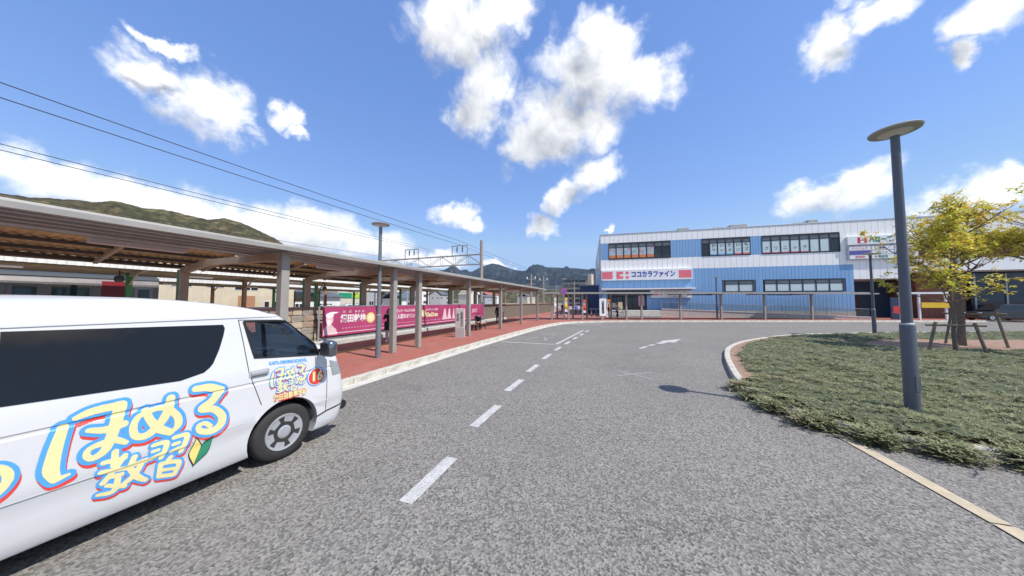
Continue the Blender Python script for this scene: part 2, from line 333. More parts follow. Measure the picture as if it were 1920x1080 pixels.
def text_mesh(txt, size, bold=0., align='CENTER', ext=.004, spacing=1.):
    cu = bpy.data.curves.new('lettering', 'FONT'); cu.body = txt; cu.size = size; cu.align_x = align; cu.align_y = 'CENTER'; cu.offset = bold; cu.extrude = ext; cu.space_character = spacing; cu.resolution_u = 3
    o = bpy.data.objects.new('lettering', cu); C.objects.link(o); bpy.context.view_layer.update()
    me = bpy.data.meshes.new_from_object(o.evaluated_get(bpy.context.evaluated_depsgraph_get()))
    bpy.data.objects.remove(o); bpy.data.curves.remove(cu); me.name = 'lettering'; me.materials.clear(); return me
def text(txt, size, mat, parent, loc, rot=(R(90), 0, 0), bold=0., align='CENTER', name='lettering', spacing=1., width=None):
    me = text_mesh(txt, size, bold, align, .004, spacing); me.materials.append(mat)
    o = bpy.data.objects.new(name, me); C.objects.link(o); o.parent = parent; o.location = loc; o.rotation_euler = rot
    if width:
        xs = [v.co.x for v in me.vertices]; w = max(xs) - min(xs)
        for v in me.vertices: v.co.x *= width / w
    return o
HD = R(69.2)                                              # heading of the station street
cH, sH = math.cos(HD), math.sin(HD)
def W(u, v, z=0.): return Vector((u * cH - v * sH, u * sH + v * cH, z))  # most layout coordinates below were worked out from image pixels through the camera
BA = R(-15); BX, BY = 12.7, 41.0                          # store facade frame
def B(s, y, z=0.): return Vector((BX + s * math.cos(BA) - y * math.sin(BA), BY + s * math.sin(BA) + y * math.cos(BA), z))
def catmull(pts, step):
    P = [Vector(p) for p in pts]; out = []
    for i in range(len(P) - 1):
        a, b, c, d = P[max(i-1, 0)], P[i], P[i+1], P[min(i+2, len(P)-1)]
        n = max(2, int((c - b).length / (step / 6)))
        for k in range(n):
            t = k / n; out.append(.5 * ((2*b) + (c - a)*t + (2*a - 5*b + 4*c - d)*t*t + (3*b - a - 3*c + d)*t**3))
    out.append(P[-1]); res = [out[0]]; need = step
    for i in range(1, len(out)):
        need -= (out[i] - out[i-1]).length
        if need <= 0: res.append(out[i]); need = step
    return res

# ================================================================== SETTING: ground, road, pavements
gm_ = MB(); gm_.add([(-5000,-5000,-.12),(5000,-5000,-.12),(5000,5000,-.12),(-5000,5000,-.12)], [(0,1,2,3)])
gm_.build('ground', M('bare_ground', (.20, .18, .14), .95, .25, .05), kind='structure')
road = MB().prism([(-14,-18),(80,-18),(80,30.2),(2,30.2),(-14,20)], -.1, 0).build('road', ASPH, kind='structure')
def sheet(name, poly, mat, z=.004, parent=road):
    t = .004; b = MB().prism(poly, z - .003, z, 'z'); return b.build(name, mat, parent)
def stripe(p, q, w):
    p, q = Vector(p[:2]), Vector(q[:2]); d = (q - p).normalized(); n = Vector((-d.y, d.x)) * w / 2
    return [(p-n)[:], (q-n)[:], (q+n)[:], (p+n)[:]]
for u0, v0, u1, v1 in ((2.46,2.10,3.36,2.12),(4.30,2.31,5.34,2.32),(6.26,2.5,7.29,2.5),(8.18,2.6,9.19,2.6),(10.18,2.67,11.22,2.65),(12.15,2.66,13.1,2.63),(14.1,2.58,15.1,2.55),(16.1,2.5,17.1,2.46),(18.1,2.4,19.1,2.36),(20.2,2.3,21.2,2.25)):
    sheet('lane_dash', stripe(W(u0, v0), W(u1, v1), .16), WHITE_LINE)
for p, q, w in ((W(13.75,5.8), W(13.84,2.95), .12), (W(13.78,3.0), W(21.1,2.62), .13), ((5.2,26.7), (8.2,26.6), .28), ((3.0,24.6), (4.1,24.55), .2)):
    sheet('bay_line', stripe(p, q, w), WHITE_LINE)
for p, q in (((3.1,8.7),(3.75,7.7)), ((2.87,8.05),(4.13,8.5))): sheet('worn_cross_mark', stripe(p, q, .1), WORN_LINE, .004 + .004 * (p[0] < 3))
sheet('arrow_tail', stripe((5.62,12.8),(6.2,13.35),.15), WHITE_LINE); sheet('arrow_tail', stripe((6.42,13.6),(6.85,14.0),.15), WHITE_LINE)
sheet('turn_arrow', [(7.1,14.35),(7.32,14.2),(7.95,14.75),(8.25,14.7),(9.35,16.05),(7.85,15.25),(7.75,15.0)], WHITE_LINE)
for p, q in (((14.5,26.2),(18,25.6)), ((18.6,25.9),(23,26.6)), ((20,24.4),(26,23.6)), ((24,26.6),(30,26.2)), ((27,24.2),(33,23.9))): sheet('worn_line', stripe(p, q, .2), WORN_LINE)
for i, ch in enumerate('バス'):
    o = text(ch, 1.5, WORN_LINE, road, W(15.6 + i*2.4, 4.35, .004), (0, 0, HD - R(90)), .02); o.name = 'worn_bay_lettering'; o.scale = (1, 1.3, .5)
KP = [W(-12,6.35), W(0,6.35), W(12,6.4), W(19,6.25), W(21,6.15), Vector((3.3,25.0,0)), Vector((5.3,27.6,0)), Vector((8.2,29.0,0)), Vector((12.5,29.6,0)), Vector((20,29.7,0)), Vector((40,29.7,0)), Vector((78,29.7,0))]
kp = catmull(KP, 1.0)
side = MB().prism([(p.x, p.y) for p in kp] + [(78,75),(12,75),(W(60,13)[0], W(60,13)[1]), W(-12,13)[:2]], -.1, .13).build('sidewalk', PAVE, kind='structure')
kerb = MB()
apr = []
for i, p in enumerate(kp):
    d = (kp[min(i+1, len(kp)-1)] - kp[max(i-1, 0)]).normalized(); n = Vector((d.y, -d.x, 0)); apr.append((p + n * .40, p + n * .05))
kerb.add([q for a in apr for q in ((a[0].x, a[0].y, .006), (a[1].x, a[1].y, .010))], [(2*i, 2*i+2, 2*i+3, 2*i+1) for i in range(len(apr)-1)])
kerb = kerb.build('kerb', CONC, kind='structure', fix=False)
stone = MB().bbox(-.492, .492, -.09, .09, -.05, .155, .018).build('kerb_stone', KERB, kerb)
def lay_stones(path, src, parent, step, side_off=0.):
    for i in range(len(path) - 1):
        a, b = path[i], path[i+1]; c = (a + b) / 2; d = b - a
        o = src if i == 0 else piece(src, parent)
        o.location = (c.x, c.y, random.uniform(-.004, .004)); o.rotation_euler = (0, 0, math.atan2(d.y, d.x)); o.scale = (d.length / step, 1, 1)
lay_stones(kp, stone, kerb, 1.0)
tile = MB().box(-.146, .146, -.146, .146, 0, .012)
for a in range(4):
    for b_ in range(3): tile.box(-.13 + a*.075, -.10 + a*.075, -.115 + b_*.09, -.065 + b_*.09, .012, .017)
tile = tile.build('sunlit_line_tile', M('sunlit_line_yellow', (.62, .40, .10), .75, .15, 4), side)  # tiles added for a sunlit line between shadows, its brightness in the yellow
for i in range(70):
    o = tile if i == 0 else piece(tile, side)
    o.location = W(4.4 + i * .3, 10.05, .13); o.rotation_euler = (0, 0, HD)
sheet('concrete_edging', stripe((5.03,4.55),(4.50,2.75),.15) , TAN, .012); sheet('concrete_edging', stripe((4.495,2.73),(3.6,.2),.15), TAN, .012)

# ------------------------------------------------------------------ planted island
IS = [(30,2.2),(14,2.6),(9,3.2),(7.2,3.62),(6.0,3.95),(5.45,4.3),(5.1,4.85),(5.05,5.6),(5.3,6.5),(5.75,7.4),(6.75,9.0),(7.95,10.75),(9.45,12.55),(11.9,14.55),(16.1,16.8),(21.2,17.9),(30,18.5),(44,18.6)]
ip = catmull([(x, y, 0) for x, y in IS], .6)
ipoly = [(p.x, p.y) for p in ip] + [(44,2.2)]
isl = MB().prism(ipoly, -.1, .12).build('traffic_island', M('planter_soil', (.27, .17, .12), .95, .3, 5, bmp=.6, bscale=25), kind='structure')
ks = MB().bbox(-.295, .295, -.08, .08, -.05, .15, .018).build('kerb_stone', KERB, isl)
lay_stones(ip, ks, isl, .6)
P = np.array(ipoly)
def inside(x, y):
    r = np.zeros(x.shape, bool); j = len(P) - 1
    for i in range(len(P)):
        xi, yi, xj, yj = *P[i], *P[j]
        c = ((yi > y) != (yj > y)) & (x < (xj - xi) * (y - yi) / (yj - yi + 1e-12) + xi); r ^= c; j = i
    return r
def edge_dist(x, y):
    d = np.full(x.shape, 1e9)
    for i in range(len(P) - 2):
        a, b = P[i], P[i+1]; ab = b - a; t = np.clip(((x-a[0])*ab[0] + (y-a[1])*ab[1]) / (ab @ ab), 0, 1)
        d = np.minimum(d, np.hypot(x - a[0] - t*ab[0], y - a[1] - t*ab[1]))
    return d
def fnoise(x, y, s, seed=0.):
    return np.array([mnoise.fractal(Vector((a*s, b*s, seed)), .9, 2.0, 4) for a, b in zip(x, y)])
def cover_h(x, y):
    d = edge_dist(x, y); edge = .14 + .10 * np.clip((7.6 - y) / 1.5, 0, 1); base = edge + (.28 - edge) * np.clip(d / 1.3, 0, 1) ** .7
    h = base + .09 * fnoise(x, y, .9) + .07 * fnoise(x, y, 2.8, 4.)
    bare = np.clip((((x - 23.) / 7.5) ** 2 + ((y - 13.0) / 2.0) ** 2), 0, 3)
    h -= .35 * np.clip(1.25 - bare, 0, 1)
    strip = np.clip(1 - d / (.38 + .3 * fnoise(x, y, 1.3, 9.)), 0, 1) * (y > 7.9) * (x < 13)
    return h - .3 * strip * 1.5
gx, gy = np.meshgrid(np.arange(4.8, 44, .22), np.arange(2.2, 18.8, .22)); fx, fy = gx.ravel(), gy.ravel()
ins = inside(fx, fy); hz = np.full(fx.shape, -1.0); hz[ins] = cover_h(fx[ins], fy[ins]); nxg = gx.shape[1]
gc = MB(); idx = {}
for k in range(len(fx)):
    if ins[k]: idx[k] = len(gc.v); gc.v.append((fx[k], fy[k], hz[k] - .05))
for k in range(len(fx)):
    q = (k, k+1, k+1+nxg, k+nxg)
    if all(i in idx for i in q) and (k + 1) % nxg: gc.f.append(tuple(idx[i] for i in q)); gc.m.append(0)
def scatter(x0, x1, y0, y1, dens):
    n = int((x1-x0)*(y1-y0)*dens); x, y = rng.uniform(x0, x1, n), rng.uniform(y0, y1, n); k = inside(x, y); x, y = x[k], y[k]
    h = cover_h(x, y); k = h > .12; return x[k], y[k], h[k]
sets = [scatter(4.8, 10, 3, 9.5, 560), scatter(10, 16, 2.4, 9.5, 130), scatter(5.5, 16, 9.5, 17, 130), scatter(16, 32, 2.3, 19, 22)]
# plants spilling over the kerb towards the road
t = rng.uniform(0, 1, 900); sx, sy = [], []
for q in t:
    i = int(q * 20) + 12; i = min(i + 6, len(ip) - 2)
near = [p for p in ip if p.x < 12 and p.y < 7.2]
ex, ey = [], []
for _ in range(9500):
    p = random.choice(near); ex.append(p.x + random.gauss(-.07, .13)); ey.append(p.y + random.gauss(-.08, .13))
ex, ey = np.array(ex), np.array(ey); sets.append((ex, ey, np.clip(.05 + .20 * rng.random(len(ex)), 0, .22)))
V, Fc = [], []
for si, (x, y, h) in enumerate(sets):
    big = (1., 1.35, 1.3, 2.0, 1.35)[si]
    for a, b_, c in zip(x, y, h):
        az = random.uniform(0, 6.283); el = random.uniform(.0, .5); L = random.uniform(.055, .13) * big
        d = Vector((math.cos(az)*math.cos(el), math.sin(az)*math.cos(el), math.sin(el))); s_ = Vector((-d.y, d.x, 0)).normalized(); p = Vector((a, b_, c - .06))
        k = len(V); w = .0075 * big
        V += [p - s_*w, p + s_*w, p + d*L]; Fc.append((k, k+1, k+2))
        for j in range(5):
            t0 = .2 + .15*j; sg = 1 if j % 2 else -1; q = p + d*L*t0; e = (d*.7 + s_*sg*.8 + Vector((0,0,random.uniform(-.2,.5)))).normalized() * L * .42 * (1.15 - t0*.5)
            nn = e.cross(Vector((0,0,1))); nn = nn.normalized()*w*.9 if nn.length > 1e-5 else s_*w; k = len(V); V += [q - nn, q + nn, q + e]; Fc.append((k, k+1, k+2))
n0 = len(gc.v); gc.v += [tuple(p) for p in V]; gc.f += [tuple(i + n0 for i in f) for f in Fc]; gc.m += [1] * len(Fc)
gco = gc.build('ground_cover', [M('juniper_shade_mat', (.075, .085, .04), .95, .4, 8), mat_leaf('juniper', ((.15, .185, .065), (.235, .255, .115), (.40, .35, .21)), 1.2, .7, .15, (.29, .235, .13))], fix=False)  # mound under the sprays is dark: foliage shade put into its colour
tag(gco, 'low grey green creeping juniper covering the traffic island', 'ground cover', kind='stuff')

# ------------------------------------------------------------------ hills
def hill(name, ridge, back, front, cols, scale, amp, bs, bd, rows=26, sub=8, z_foot=-1, ridge_f=.12):
    P_ = catmull(ridge, (Vector(ridge[1]) - Vector(ridge[0])).length / sub) if False else None
    pts = []
    for i in range(len(ridge) - 1):
        a, b_ = Vector(ridge[i]), Vector(ridge[i+1])
        for k in range(sub): pts.append(a.lerp(b_, k / sub))
    pts.append(Vector(ridge[-1])); mb = MB(); n = len(pts)
    for j in range(rows + 6):
        t = j / rows                                       # 0 foot, 1 ridge, beyond: behind
        for p in pts:
            r = Vector((p.x, p.y)).normalized()
            if t <= 1: q = Vector((p.x, p.y)) - r * front * (1 - t); h = z_foot + (p.z - z_foot) * (t ** 1.15)
            else: q = Vector((p.x, p.y)) + r * back * (t - 1) * 4; h = p.z * (1 - (t - 1) * 2.2)
            f = mnoise.fractal(Vector((q.x * scale, q.y * scale, 3.1)), 1.0, 2.1, 6)
            fade = min(1, t * 3) * (1 if t < .7 else max(.05, 1 - (t - .7) * 3.6)); f += ridge_f * mnoise.fractal(Vector((q.x * scale * 9, q.y * scale * 9, 7.7)), .8, 2.1, 4) / max(.2, fade)
            mb.v.append((q.x, q.y, h + f * amp * fade))
    for j in range(rows + 5):
        for i in range(n - 1): mb.f.append((j*n+i, j*n+i+1, (j+1)*n+i+1, (j+1)*n+i)); mb.m.append(0)
    o = mb.build(name, mat_forest(name + '_forest', cols, bs * .4, bs, bd), smooth=180, fix=False); o['kind'] = 'structure'; return o
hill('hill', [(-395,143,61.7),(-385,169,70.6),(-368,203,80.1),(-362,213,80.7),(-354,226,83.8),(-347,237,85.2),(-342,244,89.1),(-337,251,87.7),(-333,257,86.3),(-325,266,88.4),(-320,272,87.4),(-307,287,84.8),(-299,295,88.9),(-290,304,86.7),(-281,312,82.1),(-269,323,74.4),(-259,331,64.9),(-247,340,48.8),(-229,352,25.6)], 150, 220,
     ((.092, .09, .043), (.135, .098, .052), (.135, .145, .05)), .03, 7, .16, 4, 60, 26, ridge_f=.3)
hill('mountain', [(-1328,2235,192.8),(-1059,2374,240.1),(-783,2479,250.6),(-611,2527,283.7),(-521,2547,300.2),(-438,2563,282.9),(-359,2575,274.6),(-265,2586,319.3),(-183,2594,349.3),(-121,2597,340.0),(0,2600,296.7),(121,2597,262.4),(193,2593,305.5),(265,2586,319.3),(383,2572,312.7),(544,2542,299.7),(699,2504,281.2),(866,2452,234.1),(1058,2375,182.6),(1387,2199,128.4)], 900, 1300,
     ((.026, .042, .055), (.045, .058, .065), (.07, .072, .065)), .0032, 130, .03, 20, 50, 16, ridge_f=.025)  # forest colours shifted to blue: distance haze put into the colour
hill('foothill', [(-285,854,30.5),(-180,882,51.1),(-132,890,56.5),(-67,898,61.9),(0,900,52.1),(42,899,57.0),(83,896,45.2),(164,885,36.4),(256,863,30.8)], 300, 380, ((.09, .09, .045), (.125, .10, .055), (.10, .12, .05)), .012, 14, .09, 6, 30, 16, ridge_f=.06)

# ================================================================== STATION SIDE
def uvroot(name, u, v, label, cat, z=0., group=None):
    o = empty(name, W(u, v, z), HD, label, cat, group); o['_o'] = (u, v, z); return o
def put(mb, name, mat, root, **k):
    o = mb.build(name, mat, root, **k); u, v, z = root['_o']; o.location = (-u, -v, -z); return o
def corrug(mb, u0, u1, pts, amp, per, mi=0):              # waves along u, profile pts (v, z)
    n = int((u1 - u0) / (per / 4)); vs = []; fs = []
    for i in range(n + 1):
        u = u0 + (u1 - u0) * i / n; w = amp * math.sin(2*math.pi*u/per)
        for v, z, dv, dz in pts: vs.append((u, v + dv * w, z + dz * w))
    k = len(pts)
    for i in range(n):
        for j in range(k - 1): fs.append((i*k+j, (i+1)*k+j, (i+1)*k+j+1, i*k+j+1))
    mb.add(vs, fs, mi)
FP = [-7.6, -3.5, .6, 4.8, 8.64, 10.1, 14.4, 19.0, 23.5, 28.6]
sh = uvroot('walkway_shelter', 4.8, 8.1, 'long grey brown walkway shelter with flat roof along the station pavement', 'shelter', .13)
for u in FP: put(MB().bbox(u-.095, u+.095, 8.0, 8.2, .13, 3.3, .012), 'post', SHEL, sh)
for u in [-3.5, .6, 4.8, 8.64, 11.6, 15.5, 20., 24.3, 28.6]:
    p = put(MB().bbox(u-.09, u+.09, 12.82, 12.98, .13, 3.06, .01), 'rear_post', BEAM, sh)
    g_ = MB().box(u-.09, u+.09, 12.985, 13.1, .13, 3.06).build('green_flange', GREENP, p)
    m_ = MB()
    m_.bar((u, 8.1, 3.2), (u, 11.5, 3.23), .13, .18); m_.bar((u, 11.45, 3.24), (u, 13.0, 3.02), .13, .18)
    put(m_, 'roof_beam', BEAM, sh)
U0, U1 = -9.0, 31.0
put(MB().box(U0, U1, 7.82, 9.75, 3.40, 3.44), 'roof_deck', SHELD, sh)
for i in range(4): put(MB().box(U0, U1, 8.1 + i*.42, 8.24 + i*.42, 3.34, 3.395), 'deck_rib', SHELD, sh)
fas = MB(); fas.prism([(7.68,3.32),(7.68,3.41),(7.70,3.45),(7.80,3.46),(7.80,3.32)], U0, U1, 'x')
put(fas, 'fascia_gutter', SHELL, sh)
cr = MB(); corrug(cr, U0, U1, [(11.42, 3.68, 0, 1), (12.4, 3.47, 0, 1), (13.42, 3.26, 0, 1)], .022, .17); put(cr, 'corrugated_roof', TANR, sh, fix=False)
for v, z in ((11.47, 3.66), (12.15, 3.51), (12.75, 3.38), (13.33, 3.25)): put(MB().box(U0, U1, v-.05, v+.05, z-.1, z-.02), 'purlin', M('purlin_dark', (.075, .06, .05), .7, .2), sh)
for i in range(18):
    u = -7.5 + i*2.15; put(MB().bar((u, 11.45, 3.54), (u, 13.35, 3.13), .075, .10), 'rafter', BEAM, sh)
put(MB().box(U0, U1, 13.40, 13.46, 3.12, 3.25), 'rear_fascia', BEAM, sh)
lf = None
for i, u in enumerate((-1.6, 2.9, 7.4, 11.9, 16.4, 20.9, 25.4)):
    b_ = put(MB().bbox(u-.66, u+.66, 9.48, 9.68, 3.19, 3.29, .01), 'lamp_fitting', M('lamp_cover', (.55, .53, .5), .5, .05), sh)
# retaining wall of stones
wall = uvroot('stone_wall', 9, 12.75, 'brown stone retaining wall below the railway', 'wall')
put(MB().box(-9, 60, 12.80, 13.5, -.1, 1.72), 'core', M('wall_core', (.17, .14, .11), .95, .2, 4), wall)
put(MB().bbox(-9, 60, 12.70, 13.55, 1.72, 1.80, .01), 'coping', M('rusty_coping', (.36, .21, .14), .85, .25, 5), wall)
SM = [M('wall_stone_%d' % i, c, .9, .22, 5, bmp=.5, bscale=18) for i, c in enumerate(((.42,.33,.23),(.36,.27,.20),(.46,.38,.28),(.34,.24,.19),(.30,.27,.23)))]
sm_meshes = []
for k in range(5):
    bm = bmesh.new(); bmesh.ops.create_cube(bm, size=1)
    bmesh.ops.bevel(bm, geom=list(bm.edges), offset=.09, segments=1, affect='EDGES')
    for v in bm.verts: v.co += Vector((random.uniform(-.04,.04), random.uniform(-.1,.1), random.uniform(-.05,.05)))
    me = bpy.data.meshes.new('stone'); bm.to_mesh(me); bm.free(); me.materials.append(SM[k]); sm_meshes.append(me)
for row in range(6):
    u = 1.0 + random.uniform(0, .3)
    while u < 24:
        L = random.uniform(.32, .62); o = bpy.data.objects.new('stone', random.choice(sm_meshes)); C.objects.link(o); o.parent = wall
        o.location = (u + L/2 - 9, 12.79 - 12.75, .15 + row*.268 + .12); o.scale = (L - .025, .16, .25); u += L
# banner and its frame
fr = uvroot('banner_stand', 8.9, 12.25, 'galvanised pipe stand holding the magenta banner', 'stand', .13)
for i in range(6):
    u = 8.75 + i*3.2; put(MB().tube([(u, 12.28, .13), (u, 12.28, 1.86)], .035, 10), 'post', STEEL, fr)
for z in (.32, .44, 1.84): put(MB().tube([(8.75, 12.28, z), (24.8, 12.28, z)], .022, 8), 'rail', STEEL, fr)
for i in range(15): put(MB().box(8.85 + i*1.06, 9.88 + i*1.06, 12.29, 12.30, .33, .43), 'lower_panel', M('grey_panel', (.33, .34, .33), .6, .15), fr)
bn = empty('banner', W(8.85, 12.2, .52), HD, 'long magenta banner with white lettering and gold medal fixed along the fence', 'banner')
BL = 15.7
def bpt(mb, name, mat): return mb.build(name, mat, bn)
bpt(MB().box(0, BL, -.006, .006, 0, 1.3), 'cloth', MAG)
bt = dict(rot=(R(90), 0, 0))
# the walk side faces -v (towards the street): text reads left to right with increasing u
text('織田幹雄', .40, BWHITE, bn, (1.57, -.011, .72), bold=.012, width=1.42)
text('お   だ   みき お', .13, BWHITE, bn, (1.57, -.011, 1.06), width=1.2)
text('日本人初のオリンピック', .30, BWHITE, bn, (5.35, -.011, .66), bold=.008, width=2.7); text('オリンピック・アムステルダム大会', .2, BWHITE, bn, (5.2, -.011, 1.0), bold=.004, width=2.5)
text('15m21cm', .38, M('banner_cream', (.86, .80, .45), .5, .03), bn, (7.75, -.011, .66), bold=.015, width=1.3); text('金メダリスト三段跳', .17, BWHITE, bn, (7.75, -.011, 1.0), width=1.3)
text('国際', .5, BWHITE, bn, (11.3, -.011, .75), bold=.01); text('2017', .45, BWHITE, bn, (13.9, -.011, .75)); 
for i in range(90): 
    if i == 0: ds = MB().box(-.022, .022, -.009, -.0065, -.018, .018).build('dotted_mark', BWHITE, bn)
    o = ds if i == 0 else piece(ds, bn); o.location = (1.0 + i*.16, 0, .30)
bpt(MB().box(.3, BL - .1, -.010, -.0065, .10, .125), 'white_rule', BWHITE)
for x, r_, zc in ((2.58, .27, .72), (6.85, .24, .78)):
    md = MB().lathe([(r_, -.008), (r_, -.011)], 28, (x, 0, zc), 'y').build('gold_medal', GOLD, bn)
    MB().lathe([(r_*.72, -.0112), (r_*.72, -.0135)], 24, (x, 0, zc), 'y').build('medal_centre', M('medal_pale', (.85, .78, .5), .5, .15, 14), md)
def blob(pts): return MB().prism(pts, -.0075, -.0095 - random.uniform(0, .0012), 'y')
def ell(cx, cz, a, b_, n=22): return [(cx + a*math.cos(2*math.pi*k/n), cz + b_*math.sin(2*math.pi*k/n)) for k in range(n)]
bpt(blob([(.04,.06),(.72,.06),(.66,.28),(.5,.42),(.42,.5),(.2,.5),(.12,.4),(.04,.3)]), 'pale_figure', PALE); bpt(blob(ell(.33, .74, .17, .25)), 'pale_figure', PALE)
bpt(MB().prism(ell(.33, .92, .19, .12), -.0097, -.0115, 'y'), 'pale_figure', BWHITE); bpt(MB().prism([(.35,.95),(.62,1.0),(.78,1.06),(.5,1.08),(.3,1.06)], -.0117, -.0125, 'y'), 'pale_figure', BWHITE); bpt(MB().prism(ell(.3,.6,.1,.14), -.0097, -.011, 'y'), 'pale_figure', BWHITE)
for cx, cz, w in ((9.3,.6,.35),(9.9,.62,.3),(10.5,.66,.2)):
    bpt(MB().prism([(cx-w,.25),(cx+w*.9,.25),(cx+w*.5,.62),(cx+w*.35,.95),(cx,1.08),(cx-w*.3,.95),(cx-w*.6,.6)], -.0075, -.0095, 'y'), 'pale_figure', PALE)
plinth = uvroot('low_plinth', 9, 12.2, 'low pale concrete plinth under the magenta banner', 'plinth', .13)
put(MB().bbox(-9, 30, 12.02, 12.69, .1, .33, .02), 'block', CONC, plinth)
# platform, tracks, train
plat = MB().prism([(20.9,-.1),(27.2,-.1),(27.2,1.05),(20.9,1.05)], -30, 90, 'x'); plat = plat.build('station_platform', CONC, kind='structure'); plat.rotation_euler = (0, 0, HD)
bal = MB(); bal.box(-60, 160, 13.55, 20.85, -.11, .06); bal.box(-60, 160, 27.25, 32.55, -.11, .06); bal = bal.build('railway_bed', M('ballast', (.42, .35, .28), .95, .3, 12, bmp=.8, bscale=30), kind='structure'); bal.rotation_euler = (0, 0, HD)
for v in (16.4, 17.5, 28.9, 30.0): r_ = MB().box(-60, 160, v-.035, v+.035, .06, .2).build('rail', RUST, bal)
pc = uvroot('platform_canopy', 10, 24.3, 'station platform canopy with white corrugated edge beyond the tracks', 'canopy', 1.05)
PU0, PU1 = -14, 33.5
m_ = MB(); corrug(m_, PU0, PU1, [(21.9, 3.98, 0, 1), (24.3, 3.72, 0, 1), (27.3, 4.0, 0, 1)], .02, .17); put(m_, 'corrugated_roof', M('brown_underside', (.22, .15, .09), .7, .2), pc, fix=False)
m_ = MB(); corrug(m_, PU0, PU1, [(21.85, 3.62, 1, 0), (21.85, 3.98, 1, 0)], .03, .22); put(m_, 'white_fascia', M('white_corrugated', (.74, .73, .68), .5, .1, 1.2, streak=.3), pc, fix=False)
for v in (22.3, 23.6, 25.2, 26.8): put(MB().box(PU0, PU1, v-.05, v+.05, 3.56 if v > 23 else 3.66, 3.68 if v > 23 else 3.78), 'purlin', BEAM, pc)
for i in range(10):
    u = -13 + i*5.0; p = put(MB().bbox(u-.1, u+.1, 24.2, 24.4, 1.05, 3.6, .01), 'post', (GREENP, RUST)[i % 2], pc)
    m_ = MB(); m_.bar((u, 24.3, 3.45), (u, 22.0, 3.75), .1, .16); m_.bar((u, 24.3, 3.45), (u, 27.1, 3.75), .1, .16); m_.bar((u, 24.3, 2.9), (u, 23.4, 3.5), .07, .07); put(m_, 'bracket', BEAM, pc)
for u in (-2, 3.2, 9, 14, 20, 26): put(MB().bbox(u-.62, u+.62, 22.6, 22.75, 3.42, 3.5, .01), 'tube_lamp', WPAINT, pc)
for u in (1.0, 6.3, 16.7): put(MB().bar((u, 22.9, 3.3), (u, 22.9, 3.62), .04).lathe([(.12,3.02),(.16,3.1),(.16,3.26),(.1,3.32)], 14, (u,22.9,0)), 'loudspeaker', BLACK, pc)
pc2 = copy_tree(pc); pc2.location = W(13, 35.2, 1.05); pc2['label'] = 'second darker platform canopy beyond the train'
pl2 = MB().prism([(32.6,-.1),(38.2,-.1),(38.2,1.05),(32.6,1.05)], -30, 90, 'x').build('station_platform', CONC, kind='structure'); pl2.rotation_euler = (0, 0, HD)
tr = uvroot('commuter_train', 4, 28, 'silver grey commuter train with red end panel standing at the platform', 'train', .2)
TG = M('train_steel', (.24, .225, .22), .4, .08, 1.2, metal=.35); TR_ = M('train_red', (.26, .025, .035), .4, .08)
prof = [(28.1,.95),(28.02,1.1),(28.0,3.1),(28.08,3.32),(28.3,3.42),(30.6,3.42),(30.82,3.32),(30.9,3.1),(30.88,1.1),(30.8,.95)]
put(MB().prism(prof, -22, 9.3, 'x'), 'body', TG, tr)
put(MB().prism([(28.14,3.40),(28.2,3.56),(28.7,3.68),(30.2,3.68),(30.7,3.56),(30.76,3.40)], -22, 9.35, 'x'), 'roof', M('train_roof', (.045, .055, .065), .6, .1), tr)
put(MB().box(7.1, 8.0, 27.985, 28.2, 1.0, 3.25), 'red_panel', TR_, tr)
put(MB().box(9.305, 9.36, 28.2, 30.7, 1.0, 3.2), 'cab_end', M('train_black', (.02, .022, .025), .3, .1), tr)
put(MB().bbox(9.3, 10.0, 28.9, 30.0, .7, 1.3, .05), 'coupler_cover', TR_, tr)
TGL = dark_glass('train_glass', (.03, .06, .055), .05)
for u in (-4.6, -1.3, .35, 1.75): 
    w = put(MB().box(u, u + (2.0 if u < -1.3 else 1.45), 27.975, 28.05, 2.15, 2.98), 'window', TGL, tr); 
for u in (3.4, 4.35): 
    d = put(MB().box(u, u+.92, 27.98, 28.06, 1.05, 3.0), 'door', TG, tr); MB().box(u+.14, u+.78, 27.968, 28.0, 2.0, 2.9).build('door_window', TGL, d)
put(MB().box(5.55, 6.7, 27.975, 28.05, 2.15, 2.98), 'window', TGL, tr)
d = put(MB().box(8.3, 9.05, 27.98, 28.06, 1.05, 2.98), 'cab_door', M('train_door', (.42, .42, .41), .4, .06), tr); MB().box(8.45, 8.9, 27.968, 28.0, 2.0, 2.8).build('door_window', TGL, d)
for u in (-15.5, -13.4, 4.6, 6.7):
    for v in (28.75, 30.05): put(MB().lathe([(.43,-.06),(.43,.06)], 20, (u, v, .62), 'y'), 'wheel', RUST, tr)
put(MB().box(-21, 8.5, 28.5, 30.4, .55, .94), 'underframe', BLACK, tr)
ns = uvroot('station_name_board', 17.9, 27.05, 'grey station name board with orange stripe on two black posts', 'sign', 1.05)
for u in (17.0, 19.2): put(MB().bar((u, 27.05, 1.05), (u, 27.05, 3.0), .07), 'post', BLACK, ns)
o = put(MB().bbox(17.03, 19.17, 26.98, 27.03, 2.05, 2.95, .01), 'board', M('board_grey', (.34, .38, .42), .5, .05), ns); MB().box(17.05, 19.15, 26.972, 26.99, 2.2, 2.36).build('orange_stripe', M('stripe_orange', (.55, .17, .03), .5, .05), o)
text('海田市', .36, FRAME, ns, (.2, -.085, 1.6), bold=.01, spacing=1.15)
pf = uvroot('platform_fence', 20, 39.4, 'white pipe fence along the far side of the tracks', 'fence')
for i in range(33): put(MB().box(5 + i*2 - .03, 5 + i*2 + .03, 39.35, 39.41, -.1, 1.35), 'post', WPAINT, pf)
for z in (.5, .9, 1.32): put(MB().box(4, 70, 39.34, 39.42, z, z+.05), 'rail', WPAINT, pf)
pole_n = 0
